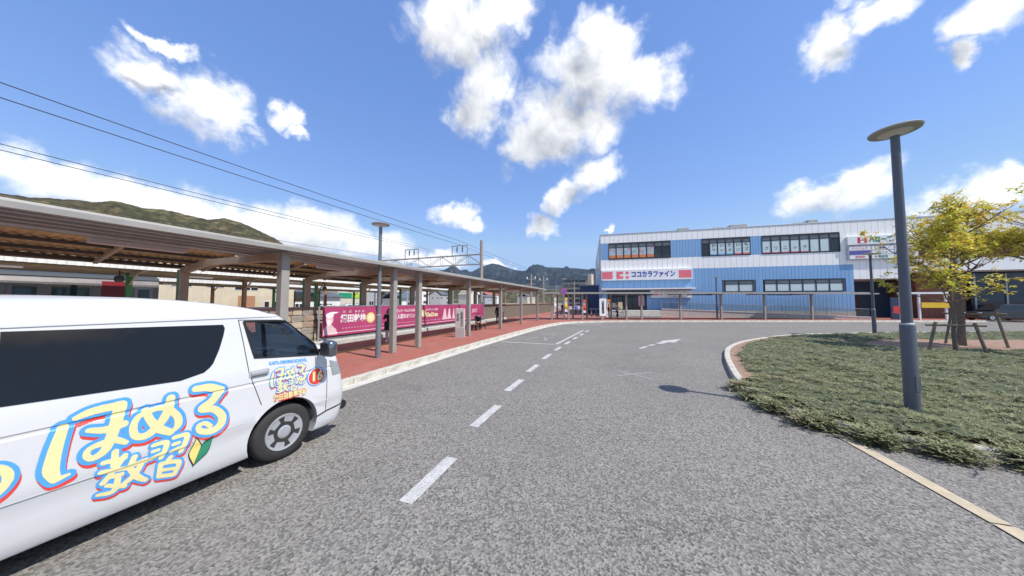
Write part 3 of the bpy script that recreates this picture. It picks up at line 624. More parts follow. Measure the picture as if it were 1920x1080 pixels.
def gantry(u, label, vs=(14.5, 39.0), zt=7.35, zb=6.25, ptop=(8.9, 8.6)):
    G_ = uvroot('overhead_line_gantry', u, vs[0], label, 'gantry', .06, 'railway gantries')
    for v, zt_, mt in zip(vs, ptop, (TOPOLE, M('orange_pole', (.40, .19, .10), .8, .2))): put(MB().tube([(u, v, -.1), (u, v, zt_)], [.21, .165], 14), 'mast', mt, G_)
    m_ = MB(); n = 14
    for s_ in (-.22, .22):
        m_.bar((u+s_, vs[0], zt), (u+s_, vs[1], zt), .07); m_.bar((u+s_, vs[0], zb), (u+s_, vs[1], zb), .07)
        for i in range(n):
            a = vs[0] + (vs[1]-vs[0])*i/n; b_ = vs[0] + (vs[1]-vs[0])*(i+1)/n
            m_.bar((u+s_, a, zt if i % 2 else zb), (u+s_, b_, zb if i % 2 else zt), .045); m_.bar((u+s_, b_, zb), (u+s_, b_, zt), .035)
    put(m_, 'truss', M('truss_steel', (.33, .31, .29), .6, .2, 6), G_)
    for v in (17.3, 24.1):
        f = MB(); f.bar((u, v-1, zt), (u, v-1, 8.5), .07); f.bar((u, v+1, zt), (u, v+1, 8.5), .07); f.bar((u, v-1.03, 8.5), (u, v+1.03, 8.5), .08); f = put(f, 'wire_frame', TOPOLE, G_)
        for dv in (-.35, .35): MB().lathe([(.03,7.75),(.09,7.8),(.05,7.88),(.09,7.95),(.05,8.03),(.09,8.1),(.03,8.46)], 10, (u, v+dv, 0)).build('insulator', BLACK, f)
    for v in (18., 27.5): put(MB().bar((u, v, zb), (u, v+.35, zb-.8), .05).bar((u, v+.7, zb), (u, v+.35, zb-.8), .05), 'dropper', STEEL, G_)
gantry(28.6, 'lattice railway gantry between a brown concrete mast and an orange mast')
gantry(96, 'small distant lattice railway gantry farther down the line')
def wire(v, z0, z1, label, r=.017):
    pts = []
    spans = ((-26, 28.6), (28.6, 96))
    for a, b_ in spans:
        for k in range(14):
            t_ = k / 14; pts.append((a + (b_-a)*t_, v, z0 + (z1 - z0)*0 - 4*.45*t_*(1-t_)))
    pts.append((96, v, z0)); m_ = MB().tube(pts, r, 6); o = m_.build('overhead_wire', WIRE, smooth=60); o.rotation_euler = (0, 0, HD)
    tag(o, label, 'wire', 'overhead railway wires')
for v, z, l_ in ((17.25, 9.05, 'topmost overhead railway wire crossing the blue sky'), (17.4, 8.65, 'second overhead railway wire from the top of the sky'), (24.0, 9.05, 'third overhead railway wire, in front of the low clouds'), (24.2, 8.85, 'fourth overhead railway wire, just under the third one'), (30.5, 8.2, 'lowest overhead railway wire above the wooded hill')): wire(v, z, z, l_)
for u, v, h, l_ in ((45.5, 13.9, 6.6, 'concrete power pole standing left of its twin before the mountains'), (53.5, 13.9, 7.0, 'concrete power pole with insulators right of its twin before the mountains')):
    pr = uvroot('power_pole', u, v, l_, 'pole', .06, 'concrete poles beside the line'); put(MB().tube([(u,v,-.1),(u,v,h)], [.19,.15], 12), 'mast', TOPOLE, pr)
    put(MB().bar((u, v-.8, h-.8), (u, v+.8, h-.8), .08).bar((u, v-.7, h-1.6), (u, v+.7, h-1.6), .08), 'crossarm', STEEL, pr)
    for dv in (-.7, .7): put(MB().lathe([(.05,h-.76),(.12,h-.7),(.05,h-.6),(.12,h-.52),(.04,h-.4)], 8, (u, v+dv, 0)), 'insulator', WPAINT, pr)
for i, (u, v, h) in enumerate(((36,37.6,6.5),(44,38,7.5),(60,38,8),(75,16.0,6.5),(84,30,7.5))):
    pr = uvroot('line_pole', u, v, ['thin grey pole behind the blue roofed house','thin grey pole left of the flats with green sign','thin grey pole by the cream gabled house','thin pole beside the far tracks near the shelter end','thin pole among the far overhead wires'][i], 'pole', 0., 'thin trackside poles')
    put(MB().tube([(u,v,-.1),(u,v,h)], [.1,.07], 10), 'mast', STEEL, pr); put(MB().bar((u, v-.9, h-.5), (u, v+.9, h-.5), .05), 'crossarm', STEEL, pr)

# ------------------------------------------------------------------ houses over the tracks
def window_part(root, x, z, w, h, y=-.03, frame=WPAINT, pane=DGLASS, nx=2):
    f = MB().box(x-w/2, x+w/2, y, .05, z-h/2, z+h/2).build('window', frame, root); p = w / nx
    for i in range(nx): MB().box(x-w/2+p*i+.05, x-w/2+p*(i+1)-.05, y-.012, y+.02, z-h/2+.06, z+h/2-.06).build('pane', pane, f)
    return f
def house(u0, u1, v, depth, eave, ridge, wallc, roofc, label, wins=(), roof='gable', cat='house', zb=-.1):  # house spans were taken from image pixels at a chosen distance
    rt = empty('house', W((u0+u1)/2, v, zb), HD, label, cat); L = (u1-u0)/2; e = eave - zb; rd = ridge - zb
    MB().box(-L, L, 0, depth, 0, e).build('wall', M('hw_%s' % label[:18], wallc, .8, .1, .8, streak=.2), rt)
    rm = M('hr_%s' % label[:18], roofc, .7, .15, 2); m_ = MB(); o = .5
    if roof == 'gable': m_.prism([(-o, e-.1), (depth/2, rd), (depth+o, e-.1), (depth+o, e+.1), (depth/2, rd+.2), (-o, e+.1)], -L-o, L+o, 'x')
    elif roof == 'end':  m_.prism([(-L-o, e-.1), (0, rd), (L+o, e-.1), (L+o, e+.1), (0, rd+.2), (-L-o, e+.1)], -o, depth+o, 'y'); MB().prism([(-L, e), (L, e), (0, rd)], .01, depth-.01, 'y').build('gable', M('hw_%s' % label[:18], wallc), rt)
    elif roof == 'hip':
        r_ = max(.5, L - depth/2); m_.add([(-L-o,-o,e),(L+o,-o,e),(L+o,depth+o,e),(-L-o,depth+o,e),(-r_,depth/2,rd),(r_,depth/2,rd)], [(0,1,5,4),(1,2,5),(2,3,4,5),(3,0,4),(3,2,1,0)])
        for k in range(7): 
            t_ = k/7; a = -L-o + (L+o-r_)*t_; m_.box(a, -a, -o + (depth/2+o)*t_ - .02, -o + (depth/2+o)*t_ + .03, e + (rd-e)*t_, e + (rd-e)*t_ + .06)
    else: m_.box(-L-.1, L+.1, -.1, depth+.1, e, e+.3)
    m_.build('roof', rm, rt)
    for x, z, w, h, *nx in wins: window_part(rt, x, z, w, h, nx=nx[0] if nx else 2)
    return rt
CRM, BEI, GRY, WHT = (.62, .53, .38), (.55, .49, .40), (.36, .36, .37), (.72, .71, .68)
SL, DK, RD = (.10, .115, .14), (.09, .085, .085), (.33, .10, .07)
hA = house(13.9, 27.0, 43, 9, 6.2, 6.4, CRM, (.4,.38,.35), 'long cream two storey building behind the station name board', [(-4.6,4.3,1.6,1.1),(-1.9,4.3,1.6,1.1),(1.0,4.2,2.4,1.3,3),(4.2,4.3,1.6,1.1),(-4,1.6,1.3,1.2),(3.2,1.7,.6,1.1,1),(4.1,1.7,.6,1.1,1),(5.0,1.7,.6,1.1,1)], 'flat')
MB().box(.2, 1.9, -.06, 0, .1, 2.9).build('brick_panel', M('brick_orange', (.42, .22, .12), .85, .2, 5), hA)
hB = house(27.9, 36.5, 46, 7, 2.9, 4.9, WHT, SL, 'low white house with dark slate blue hipped roof across the tracks', [(-2.3,1.4,1.8,1.0,3),(1.6,1.4,2.4,1.0,4)], 'hip')
hC = house(48.5, 56, 62, 8, 9.0, 9.2, BEI, (.3,.28,.26), 'beige three storey flats with a green and lime shop sign', [(-1.6,5.5,1.5,1.2),(1.6,5.5,1.5,1.2),(-1.6,8.0,1.5,1.1),(1.6,8.0,1.5,1.1),(0,1.2,4,1.2,4)], 'flat')
MB().box(-3.6, -.1, -.12, 0, 3.1, 4.3).build('green_sign_panel', GREEN, hC); MB().box(-.1, 3.4, -.12, 0, 3.1, 4.3).build('lime_sign_panel', M('sign_lime', (.36, .52, .05), .5, .08), hC)
house(57.5, 64, 66, 8, 6.5, 8.3, GRY, DK, 'grey house with dark roof right of the flats', [(-1.2,4.6,1.4,1.1),(1.2,1.8,1.6,1.2)], 'gable')
house(76.5, 83, 85, 8, 4.6, 7.0, (.70,.60,.42), (.34,.26,.18), 'cream gabled house left of the grey lamp post', [(0,3.2,1.7,1.5)], 'end')
hE = house(80, 92.5, 78, 9, 4.6, 6.4, BEI, (.13,.125,.13), 'beige house with grey tiled roof right of the lamp post', [(-3.5,2.8,1.2,1.0),(.5,2.6,1.6,1.2),(3.6,3.0,1.4,1.1)], 'gable')
house(92, 103, 98, 9, 7.0, 9.6, WHT, RD, 'white house with red roof far behind the shelter posts', [(-2.5,5.2,1.6,1.2),(2.2,5.2,1.6,1.2)], 'gable')
house(105, 114.5, 86, 9, 7.2, 7.5, WHT, DK, 'tall white box shaped house between the second and third shelter posts', [(-2.4,5.0,1.6,1.3),(1.8,5.0,2.0,1.3),(1.8,2.0,2.2,1.4)], 'flat')
house(127, 137, 95, 10, 6.0, 8.4, (.30,.29,.30), DK, 'dark grey gabled house above the gold medal of the banner', [(-2.3,4.2,1.3,1.2),(2.2,4.2,1.3,1.2)], 'end')
house(138, 150, 97, 10, 6.2, 8.0, (.38,.36,.36), SL, 'mid grey house right of the dark gabled one', [(-3,4.4,1.6,1.3),(2.6,4.4,1.6,1.3),(2.6,1.8,1.6,1.3)], 'gable')
house(194, 207, 108, 10, 7.5, 12.0, (.68,.62,.50), (.3,.25,.2), 'tall cream gabled house far off above the banner end', [(0,5.6,2.4,1.8)], 'end')
house(212, 236, 104, 10, 6, 7.8, GRY, SL, 'long grey roofed house far down the line', [(-6,3.6,2,1.4),(0,3.6,2,1.4),(6,3.6,2,1.4)], 'gable')
house(230, 250, 128, 10, 12, 15, WHT, (.22,.2,.2), 'white house on the slope at the foot of the mountains', [(-4,9,2.4,1.8),(3,9,2.4,1.8)], 'gable')
house(262, 292, 126, 12, 9, 12, WHT, RD, 'white house with rust red roof near the foot of the mountains', [(-7,6,2.6,1.8),(0,6,2.6,1.8),(7,6,2.6,1.8)], 'gable')
house(300, 330, 96, 12, 8, 11, BEI, DK, 'beige house close to the end of the tracks', [(-7,5,2.6,1.8),(0,5,2.6,1.8),(7,5,2.6,1.8)], 'gable')
house(64, 70, 57, 7, 3.0, 4.8, WHT, SL, 'small white shed with slate roof beyond the fence', [(0,1.7,1.6,1.0)], 'gable')
# stepped apartment block at the end of the street
ap = empty('apartment_block', (32.5, 150, 0), R(-28), 'distant dark grey apartment block with rows of balconies', 'building')
apm = M('apartment_grey', (.13, .125, .12), .8, .12); apw = M('balcony_pale', (.27, .26, .245), .7, .1)
MB().box(-5.2, 6.2, 0, 10, 0, 13.0).build('wall', apm, ap); MB().box(6.3, 8.2, 3, 8, 0, 16.6).build('stair_tower', M('tower_cream', (.55, .47, .36), .8, .1), ap)
for f_ in range(5):
    for k in range(3):
        bq = MB().box(-5.1 + k*3.8, -1.5 + k*3.8, -1.1, 0, .9 + f_*2.55, 1.8 + f_*2.55).build('balcony', apw, ap); MB().box(-4.9 + k*3.8, -1.7 + k*3.8, -.06, .02, 1.9 + f_*2.55, 3.2 + f_*2.55).build('pane', DGLASS, bq)

# ================================================================== LAMP POSTS
def lamp(x, y, z, h, label, rim=.30, m=POLE):
    rt = empty('street_lamp', (x, y, z), 0, label, 'street lamp', 'disc topped street lamps')
    MB().lathe([(.09,-.1),(.09,1.42),(.084,1.45)], 24).build('base_sleeve', m, rt, smooth=40)
    MB().lathe([(.088,1.452),(.088,1.475),(.066,1.49)], 24).build('collar', STEEL, rt, smooth=40)
    MB().lathe([(.066,1.4),(.055,h-.12),(.055,h)], 24).build('post', m, rt, smooth=40)
    hd = MB().lathe([(.06,h-.05),(.16,h-.02),(rim,h+.0),(rim+.012,h+.025),(rim,h+.04),(.16,h+.065),(.02,h+.075)], 40).build('lamp_disc', DISC, rt, smooth=50)
    MB().lathe([(.07,h-.07),(.08,h-.05),(.2,h-.018)], 28).build('diffuser', M('lamp_diffuser', (.5, .48, .42), .4, .05), hd, smooth=50)
    MB().box(-.04, .04, -.095, -.06, .35, .6).build('inspection_hatch', m, rt)
    return rt
lamp(6.80, 4.98, .2, 4.86, 'tall dark grey disc lamp rising from the juniper in the near right')
lamp(-4.62, 10.02, .13, 4.62, 'light grey disc lamp beside the woman on the station pavement', .29, POLEL)
lamp(21.4, 17.1, .15, 4.75, 'slim disc lamp in the island before the tenant sign boards', .30)
lamp(22.3, 31.4, .13, 4.65, 'distant disc lamp in front of the blue wall beside the canopy post', .28)
lamp(6.0, 33.2, .13, 4.55, 'distant disc lamp behind the round no parking sign', .28)

# ================================================================== STORE BUILDING
st = empty('store_building', B(0, 0, 0), BA, 'two storey store with blue and white panel facade and flat roof', 'building')
BH = 11.62
MB().box(.05, 28.3, .12, 30, 0, BH - .1).build('body', M('store_core', (.25, .27, .3), .8, .1), st)
MB().box(28.3, 33.2, .12, 30, 4.72, BH - .1).build('upper_body', WPANEL, st)
MB().box(33.2, 60, .12, 30, 9.55, BH - .1).build('upper_parapet_body', WPANEL, st)
MB().bbox(-.06, 60, -.07, .3, BH - .1, BH + .06, .015).build('parapet_cap', STEEL, st)
def panels(s0, s1, z0, z1, mat, w, name, holes=()):
    n = max(1, round((s1 - s0) / w)); w = (s1 - s0) / n; cache = {}
    for i in range(n):
        a = s0 + i*w; zs = [(z0, z1)]
        for h0, h1, y0, y1 in holes:
            if a + w/2 > h0 and a + w/2 < h1:
                zs = [q for lo, hi in zs for q in ((lo, min(hi, y0)), (max(lo, y1), hi)) if q[1] - q[0] > .05]
        for lo, hi in zs:
            key = round(hi - lo, 3)
            if key not in cache:
                bm = MB(); bm.box(-w/2+.012, w/2-.012, -.035, .11, 0, hi - lo); bm.box(-.03, .03, -.048, -.035, .01, hi - lo - .01) if name == 'blue_panel' else None
                o = bm.build(name, mat, st); cache[key] = o
            else: o = piece(cache[key], st)
            o.location = (a + w/2, 0, lo)
W1 = (1.1, 9.05, 8.08, 10.27); W2 = (12.75, 18.2, 8.05, 10.27); W3 = (19.4, 27.2, 8.05, 10.27); W4 = (15.25, 18.3, 3.3, 4.82); W5 = (19.5, 27.3, 3.3, 4.82); DR = (.9, 6.3, 0, 3.4)
panels(0, 28.3, 10.38, BH - .1, WPANEL, .62, 'white_panel'); panels(28.3, 60, 9.56, BH - .1, WPANEL, .62, 'white_panel')
panels(0, 1.1, 8.0, 10.375, BPANEL, .55, 'blue_panel'); panels(9.05, 12.75, 8.0, 10.375, BPANEL, .74, 'blue_panel'); panels(18.2, 19.4, 8.0, 10.375, BPANEL, .6, 'blue_panel')
panels(27.2, 33.2, 8.0, 10.375 - .82, WPANEL, .62, 'white_panel'); panels(27.2, 28.3, 9.56, 10.375, WPANEL, .55, 'white_panel')
panels(0, 28.3, 6.46, 7.995, WPANEL, .62, 'white_panel'); panels(28.3, 33.2, 4.72, 7.995, WPANEL, .62, 'white_panel')
panels(0, 28.3, .95, 6.455, BPANEL, .74, 'blue_panel', [DR, (15.2, 18.35, 3.28, 4.84), (19.45, 27.35, 3.28, 4.84)])
MB().box(-.02, 28.32, -.06, .1, .13, .94).build('plinth', CONC, st)
MB().box(-.07, -.01, -.05, .25, .0, BH).build('corner_trim', STEEL, st)
MB().box(-.06, .045, .26, 30, 6.4, BH).build('shaded_white_side_panel', M('shaded_side_siding', (.42, .44, .48), .5, .06, .5), st); MB().box(-.06, .045, .26, 30, .1, 6.39).build('blue_side_panel', BPANEL, st)  # white siding on this side coloured greyer, with its shade painted in
for y in (4, 9, 14): MB().box(-.09, -.055, y, y+2.4, 8.1, 10.2).build('side_window', DGLASS, st)
def strip_window(win, n, fill, trans=.62, skip=()):
    s0, s1, z0, z1 = win
    f = MB(); f.box(s0, s1, -.02, .1, z0, z1); f = f.build('window', DGLASS, st); w = (s1 - s0) / n
    fm = MB(); fm.box(s0, s1, -.075, -.02, z1-.09, z1); fm.box(s0, s1, -.09, -.02, z0, z0+.1); fm.box(s0, s1, -.07, -.02, z1-trans-.05, z1-trans+.02)
    for i in range(n + 1): fm.box(max(s0, s0+i*w-.06), min(s1, s0+i*w+.06), -.078, -.02, z0+.1, z1-.09)
    fm.build('frame', FRAME, f)
    for i in range(n): 
        MB().box(s0+i*w+.065, s0+(i+1)*w-.065, -.045, -.021, z1-trans+.03, z1-.1).build('transom_pane', GGLASS, f)
        if i in skip: continue
        MB().box(s0+i*w+.065, s0+(i+1)*w-.065, -.045, -.021, z0+.105, z1-trans-.06).build('blind', fill, f)
    return f, w
f1, w1 = strip_window(W1, 8, BLIND, .6, range(8))
pc_ = [M('poster_%d' % i, c, .5, .1, 4) for i, c in enumerate(((.30,.45,.30),(.60,.30,.34),(.20,.42,.66),(.45,.50,.40),(.25,.40,.62),(.45,.45,.48)))]
POR = M('poster_orange', (.66, .22, .08), .5, .08)
for i in range(6):
    a = W1[0] + i*w1 + .08; p_ = MB().box(a, a+w1-.16, -.06, -.046, 8.2, 9.62).build('poster', M('poster_base', (.42, .50, .55), .5, .1, 2), f1)
    MB().box(a, a+w1-.16, -.066, -.061, 8.2, 8.62).build('poster_band', POR, p_)
    for q in range(5): 
        x_, z_ = a + random.uniform(.12, w1-.3), random.uniform(8.8, 9.5); MB().lathe([(.13, -.0615 - q*.001), (.13, -.063 - q*.001)], 10, (x_, 0, z_), 'y').build('poster_motif', random.choice(pc_ + [PINK, POR]), p_)
f2, w2 = strip_window(W2, 6, BLIND, .55, (0,))
for i, (a, b_) in enumerate(zip('かいたいち', 'ウィメンズ')):
    x = W2[0] + (i+1.5)*w2; text(a, .5, FRAME, f2, (x, -.05, 9.35), bold=.006); text(b_, .5, FRAME, f2, (x, -.05, 8.75), bold=.006)
    MB().box(x-w2/2+.07, x+w2/2-.07, -.05, -.046, 8.16, 8.34).build('blind_band', (M('band_blue', (.2,.45,.7), .5), PINK)[i > 2], f2)
f3, w3 = strip_window(W3, 8, BLIND, .55, (7,))
for i, a in enumerate('クリニック'): 
    x = W3[0] + (i+.5)*w3; text(a, .5, FRAME, f3, (x, -.05, 8.72), bold=.004); MB().box(x-w3/2+.07, x+w3/2-.07, -.05, -.046, 8.16, 8.26).build('blind_band', PINK, f3)
strip_window(W4, 2, BLIND, .5); strip_window(W5, 6, BLIND, .5)
# entrance: recessed glass front
SF = M('shop_interior', (.10, .075, .05), .8, .5, 1.5); ef = MB().box(.95, 6.25, .10, .15, .95, 3.4).build('shop_front', SF, st)
for i in range(5): 
    d_ = MB().box(.98 + i*1.055, 1.98 + i*1.055, .03, .06, .97, 3.36).build('glass_door', DGLASS, st); MB().box(.95 + i*1.055, 1.0 + i*1.055, -.02, .08, .95, 3.38).build('mullion', FRAME, d_)
for a, z0, z1, m_ in ((1.3,1.2,1.9,M('poster_b', (.45,.4,.3))),(4.9,1.5,2.9,M('poster_pink', (.55,.3,.36))),(2.2,1.1,1.5,GREEN)): MB().box(a, a+.75, .005, .025, z0, z1).build('door_poster', m_, st)
MB().box(.0, 11.5, -1.5, -.05, 3.72, 3.9).build('entrance_canopy', WPAINT, st)
MB().box(.7, 6.3, -.12, -.04, 3.42, 3.6).build('shutter_box', FRAME, st)
MB().box(-.2, 7.2, -3.2, -.06, .1, .93).build('entrance_terrace', CONC, st)
for i in range(4): MB().box(.4, 6.8, -3.2 - .32*(i+1), -3.2 - .32*i, .1, .93 - .2*(i+1)).build('step', CONC, st)
# right wing: recessed brick ground floor under the white parapet
BRK = M('brown_brick', (.26, .115, .07), .85, .25, 3, bmp=.4, bscale=20)
MB().box(28.35, 60, 6.2, 6.5, 0, 9.5).build('recess_wall', NAVY, st); MB().box(36.2, 40.5, 3.0, 6.1, 0, 9.5).build('brick_bay', BRK, st); MB().box(33.3, 34.85, 2.0, 6.1, 6.2, 9.5).build('navy_bay', NAVY, st)
MB().box(33.3, 60, .4, 3, 5.5, 6.9).build('white_beam', WPANEL, st); MB().box(41, 60, 3.0, 6.1, 0, 5.4).build('glazed_wall', DGLASS, st); MB().box(41, 60, 3.0, 6.1, 6.9, 9.5).build('brick_upper', BRK, st)
for i in range(7): MB().box(41.2 + i*2.6, 41.35 + i*2.6, 2.9, 3.0, .1, 5.3).build('mullion', STEEL, st)
MB().box(28.6, 33, 5.9, 6.15, .2, 3.2).build('doorway', SF, st); MB().box(29, 31.6, 1.4, 5.5, 2.95, 3.1).build('porch_roof', WPAINT, st)
hv = M('roof_unit_metal', (.42, .40, .36), .6, .12)
for s_, w, h in ((10.4, 1.3, .75), (14.6, 1.2, .5), (16.6, 1.9, .8), (23.6, 1.1, .5), (25.0, 1.0, .85)):
    u_ = MB().bbox(s_, s_+w, 1.2, 2.4, BH-.1, BH+.10+h*.7, .03).build('roof_unit', hv, st); MB().lathe([(.3, BH+.11+h*.7), (.3, BH+.16+h*.7)], 16, (s_+w/2, 1.8, 0)).build('fan_guard', FRAME, u_)
an = empty('navy_annex', B(-1.6, 9, 0), BA, 'dark navy annex at the left end of the store', 'building'); MB().box(-1.6, 1.5, 0, 12, 0, 4.9).build('wall', NAVY, an); MB().box(-1.7, 1.6, -.1, 12.1, 4.9, 5.05).build('roof', STEEL, an); MB().box(-.9, .1, -.05, .02, .1, 2.3).build('door', FRAME, an)
# signs on the store
sg = empty('shop_sign', B(.05, -.05, 5.05), BA, 'long white shop sign with pink squares and blue katakana lettering', 'sign')
MB().bbox(0, 11.4, -.42, 0, 0, 1.45, .02).build('box', SIGNW, sg)
def pk(x0, x1, z0, z1, par, y=-.435): MB().bbox(x0, x1, y, y+.02, z0, z1, .008).build('pink_block', PINK, par)
pk(.1, 1.5, .2, 1.2, sg); pk(9.8, 11.3, .2, 1.2, sg)
pk(2.0, 2.45, .2, 1.2, sg); pk(2.452, 2.9, .84, 1.2, sg); pk(2.452, 2.9, .2, .56, sg); pk(3.22, 3.6, .84, 1.2, sg); pk(3.22, 3.6, .2, .56, sg)
text('ココカラファイン', .9, BLUE, sg, (6.65, -.435, .72), bold=.03, width=5.4)
s2_ = empty('shop_sign', B(6.45, -.05, 2.6), BA, 'smaller shop sign under the entrance canopy with the same pink logo', 'sign')
MB().bbox(0, 4.9, -.2, 0, 0, 1.0, .02).build('box', SIGNW, s2_); pk(.4, .62, .35, .85, s2_, -.215); pk(.622, .95, .67, .85, s2_, -.215); pk(.622, .95, .35, .53, s2_, -.215); pk(1.15, 1.4, .67, .85, s2_, -.215); pk(1.15, 1.4, .35, .53, s2_, -.215)
text('ココカラファイン', .45, BLUE, s2_, (3.0, -.215, .62), bold=.012, width=2.7); text('クスリ・化粧品・日用品', .16, FRAME, s2_, (2.9, -.215, .2))
s3 = empty('supermarket_sign', B(27.7, -.06, 8.7), BA, 'white sign with red letter mark and green katakana above the tenant boards', 'sign')
MB().bbox(0, 6.2, -.3, 0, 0, 1.0, .02).build('box', SIGNW, s3); MB().bbox(.92, 1.75, -.315, -.29, .16, .86, .01).build('red_mark', RED, s3)
MB().box(1.16, 1.51, -.322, -.314, .56, .87).build('white_notch', SIGNW, s3); MB().box(1.16, 1.51, -.322, -.314, .15, .44).build('white_notch', SIGNW, s3)
text('ハローズ', .75, GREEN, s3, (3.0, -.315, .5), bold=.025, width=2.1)
s4 = empty('tenant_board', B(27.75, -.06, 6.95), BA, 'grid of small tenant name boards under the green lettered sign', 'sign')
MB().bbox(0, 6.2, -.22, 0, 0, 1.6, .02).build('backing', M('board_lilac', (.48, .48, .54), .5, .06), s4)
TX = [('クリニック', RED), ('歯科', BLUE), ('100円ショップ', RED), ('', None), ('カフェ', GREEN), ('薬局', FRAME), ('整骨院', PINK), ('美容室', GREEN), ('学習塾', RED)]
for i in range(9):
    a, z = .12 + (i % 3)*2.03, 1.1 - (i//3)*.5; b_ = MB().box(a, a+1.92, -.245, -.215, z, z+.42).build('tenant_panel', M('panel_purple', (.12, .10, .36), .5) if i == 3 else SIGNW, s4)
    if TX[i][0]: text(TX[i][0], .3, TX[i][1], s4, (a+.96, -.25, z+.2), bold=.005)
# ramp with glass railing before the store
rp = empty('ramp_wall', B(7.4, -1.9, .13), BA, 'low concrete ramp wall with glass railing in front of the blue panels', 'ramp')
MB().prism([(0,-.05),(20.8,-.05),(20.8,.22),(0,1.0)], -.12, .12, 'y').build('wall', CONC, rp); MB().prism([(0,1.0),(20.8,.22),(20.8,.28),(0,1.06)], -.16, .16, 'y').build('coping', WPAINT, rp)
for i in range(11):
    a, b_ = i*1.89 + .04, (i+1)*1.89 - .04; za, zb_ = 1.06 - a*.0375, 1.06 - b_*.0375
    MB().prism([(a,za+.02),(b_,zb_+.02),(b_,zb_+.85),(a,za+.85)], -.008, .008, 'y').build('glass_pane', RAILG, rp); MB().box(a-.06, a-.02, -.025, .025, za-.02, za+.86).build('baluster', STEEL, rp)
MB().prism([(0,1.9),(20.8,1.12),(20.8,1.16),(0,1.94)], -.025, .025, 'y').build('handrail', STEEL, rp)

# ------------------------------------------------------------------ far canopy
fc = empty('walkway_canopy', (14, 31.2, .13), 0, 'thin flat canopy on grey posts running past the store', 'canopy')
def fput(mb, name, mat): o = mb.build(name, mat, fc); o.location = (-14, -31.2, -.13); return o
for x in (4.3, 6.1, 7.6, 9.7, 12.35, 14.0, 18.2, 22.6, 27.3, 32.4): fput(MB().bbox(x-.085, x+.085, 31.1, 31.3, .13, 2.93, .01), 'post', SHEL)
for x in (5.2, 7.0, 8.6, 11.4): fput(MB().bbox(x-.085, x+.085, 33.1, 33.3, .13, 2.93, .01), 'rear_post', SHEL)
fput(MB().box(3.0, 38, 30.7, 33.6, 2.98, 3.06), 'roof_deck', SHELD); fput(MB().box(3.0, 38, 30.6, 30.7, 2.90, 3.08), 'fascia', SHELL)
for x in (4.3, 7.6, 12.35, 18.2, 22.6, 27.3, 32.4): fput(MB().box(x-.07, x+.07, 30.75, 33.5, 2.84, 2.975), 'beam', BEAM)
for x0, x1 in ((14.2, 15.7), (19.5, 22.2), (28.4, 31)): fput(MB().box(x0, x1, 31.9, 32.05, 2.78, 2.9), 'lamp_fitting', BLACK)

# ------------------------------------------------------------------ small street things
ps = empty('no_parking_sign', (5.5, 30.6, .13), 0, 'round blue and red no parking sign on a grey pole', 'sign')
MB().tube([(0,0,-.1),(0,0,3.35)], .04, 12).build('pole', STEEL, ps); MB().lathe([(.34,-.05),(.34,-.03)], 32, (0,0,3.05), 'y').build('red_ring', RED, ps)
dsc = MB().lathe([(.26,-.058),(.26,-.052)], 28, (0,0,3.05), 'y').build('blue_disc', M('sign_bright_blue', (.04, .13, .55), .45), ps); MB().bar((-.19,-.06,3.24),(.19,-.06,2.86), .07, .006, up=(0,1,0)).build('red_bar', RED, ps)
vs_ = empty('vertical_sign', (9.6, 30.5, .13), 0, 'narrow white vertical notice board with black characters by the kerb', 'sign')
MB().bbox(-.36, .36, -.04, .04, .42, 2.25, .01).build('board', SIGNW, vs_); MB().tube([(0,.05,-.1),(0,.05,2.35)], .03, 10).build('pole', WPAINT, vs_)
for i, ch in enumerate('一般車乗降場'): text(ch, .3, FRAME, vs_, (0, -.046, 2.07 - i*.255), bold=.006)
bs = empty('bus_stop_sign', W(13.75, 8.25, .13), HD - R(78), 'tall pale bus stop panel with vertical black hiragana next to the shelter post', 'bus stop')
MB().bbox(-.26, .26, -.06, .06, 0, 1.55, .02).build('panel', M('bus_panel', (.62, .58, .55), .5, .06), bs); MB().bbox(-.262, .262, -.063, .063, -.02, .5, .01).build('lower_panel', M('bus_lower', (.48, .45, .44), .5, .06), bs)
for x, tx, z0 in ((.11, 'ふれあいバス', 1.32), (-.11, 'のりば', 1.22)):
    for i, ch in enumerate(tx): text(ch, .15, FRAME, bs, (x, -.066, z0 - i*.135), bold=.003)
bench = empty('bench', W(17.9, 9.25, .13), HD, 'low slatted bench under the shelter with a person sitting on it', 'bench')
for i in range(5): MB().bbox(-.85, .85, -.2 + i*.085, -.13 + i*.085, .40, .44, .008).build('slat', M('bench_wood', (.42, .26, .15), .7, .2, 8), bench)
for x in (-.65, .65):
    MB().bar((x, -.18, 0), (x, -.12, .4), .05).bar((x, .2, 0), (x, .15, .4), .05).bar((x, -.16, .38), (x, .18, .38), .05).build('leg', BLACK, bench)
def nobori(x, y, c1, label, h=2.3):
    rt = empty('banner_flag', (x, y, .13), 0, label, 'flag', 'shop flags'); MB().tube([(0,0,0),(0,0,h)], .015, 8).build('pole', WPAINT, rt); MB().lathe([(.16,0),(.16,.12),(.05,.14)], 14).build('base', SIGNW, rt)
    m_ = MB(); n = 10
    for i in range(n+1):
        z = .5 + (h-.6)*i/n; dx = .03*math.sin(i*1.3)
        m_.v += [(.02, dx, z), (.28, dx + .03*math.cos(i), z), (.52, dx*2, z)]
    for i in range(n): 
        for j in range(2): m_.f.append((3*i+j, 3*i+j+1, 3*i+j+4, 3*i+j+3)); m_.m.append(0 if (i//2) % 3 else 1)
    m_.build('cloth', [c1, SIGNW], rt, fix=False)
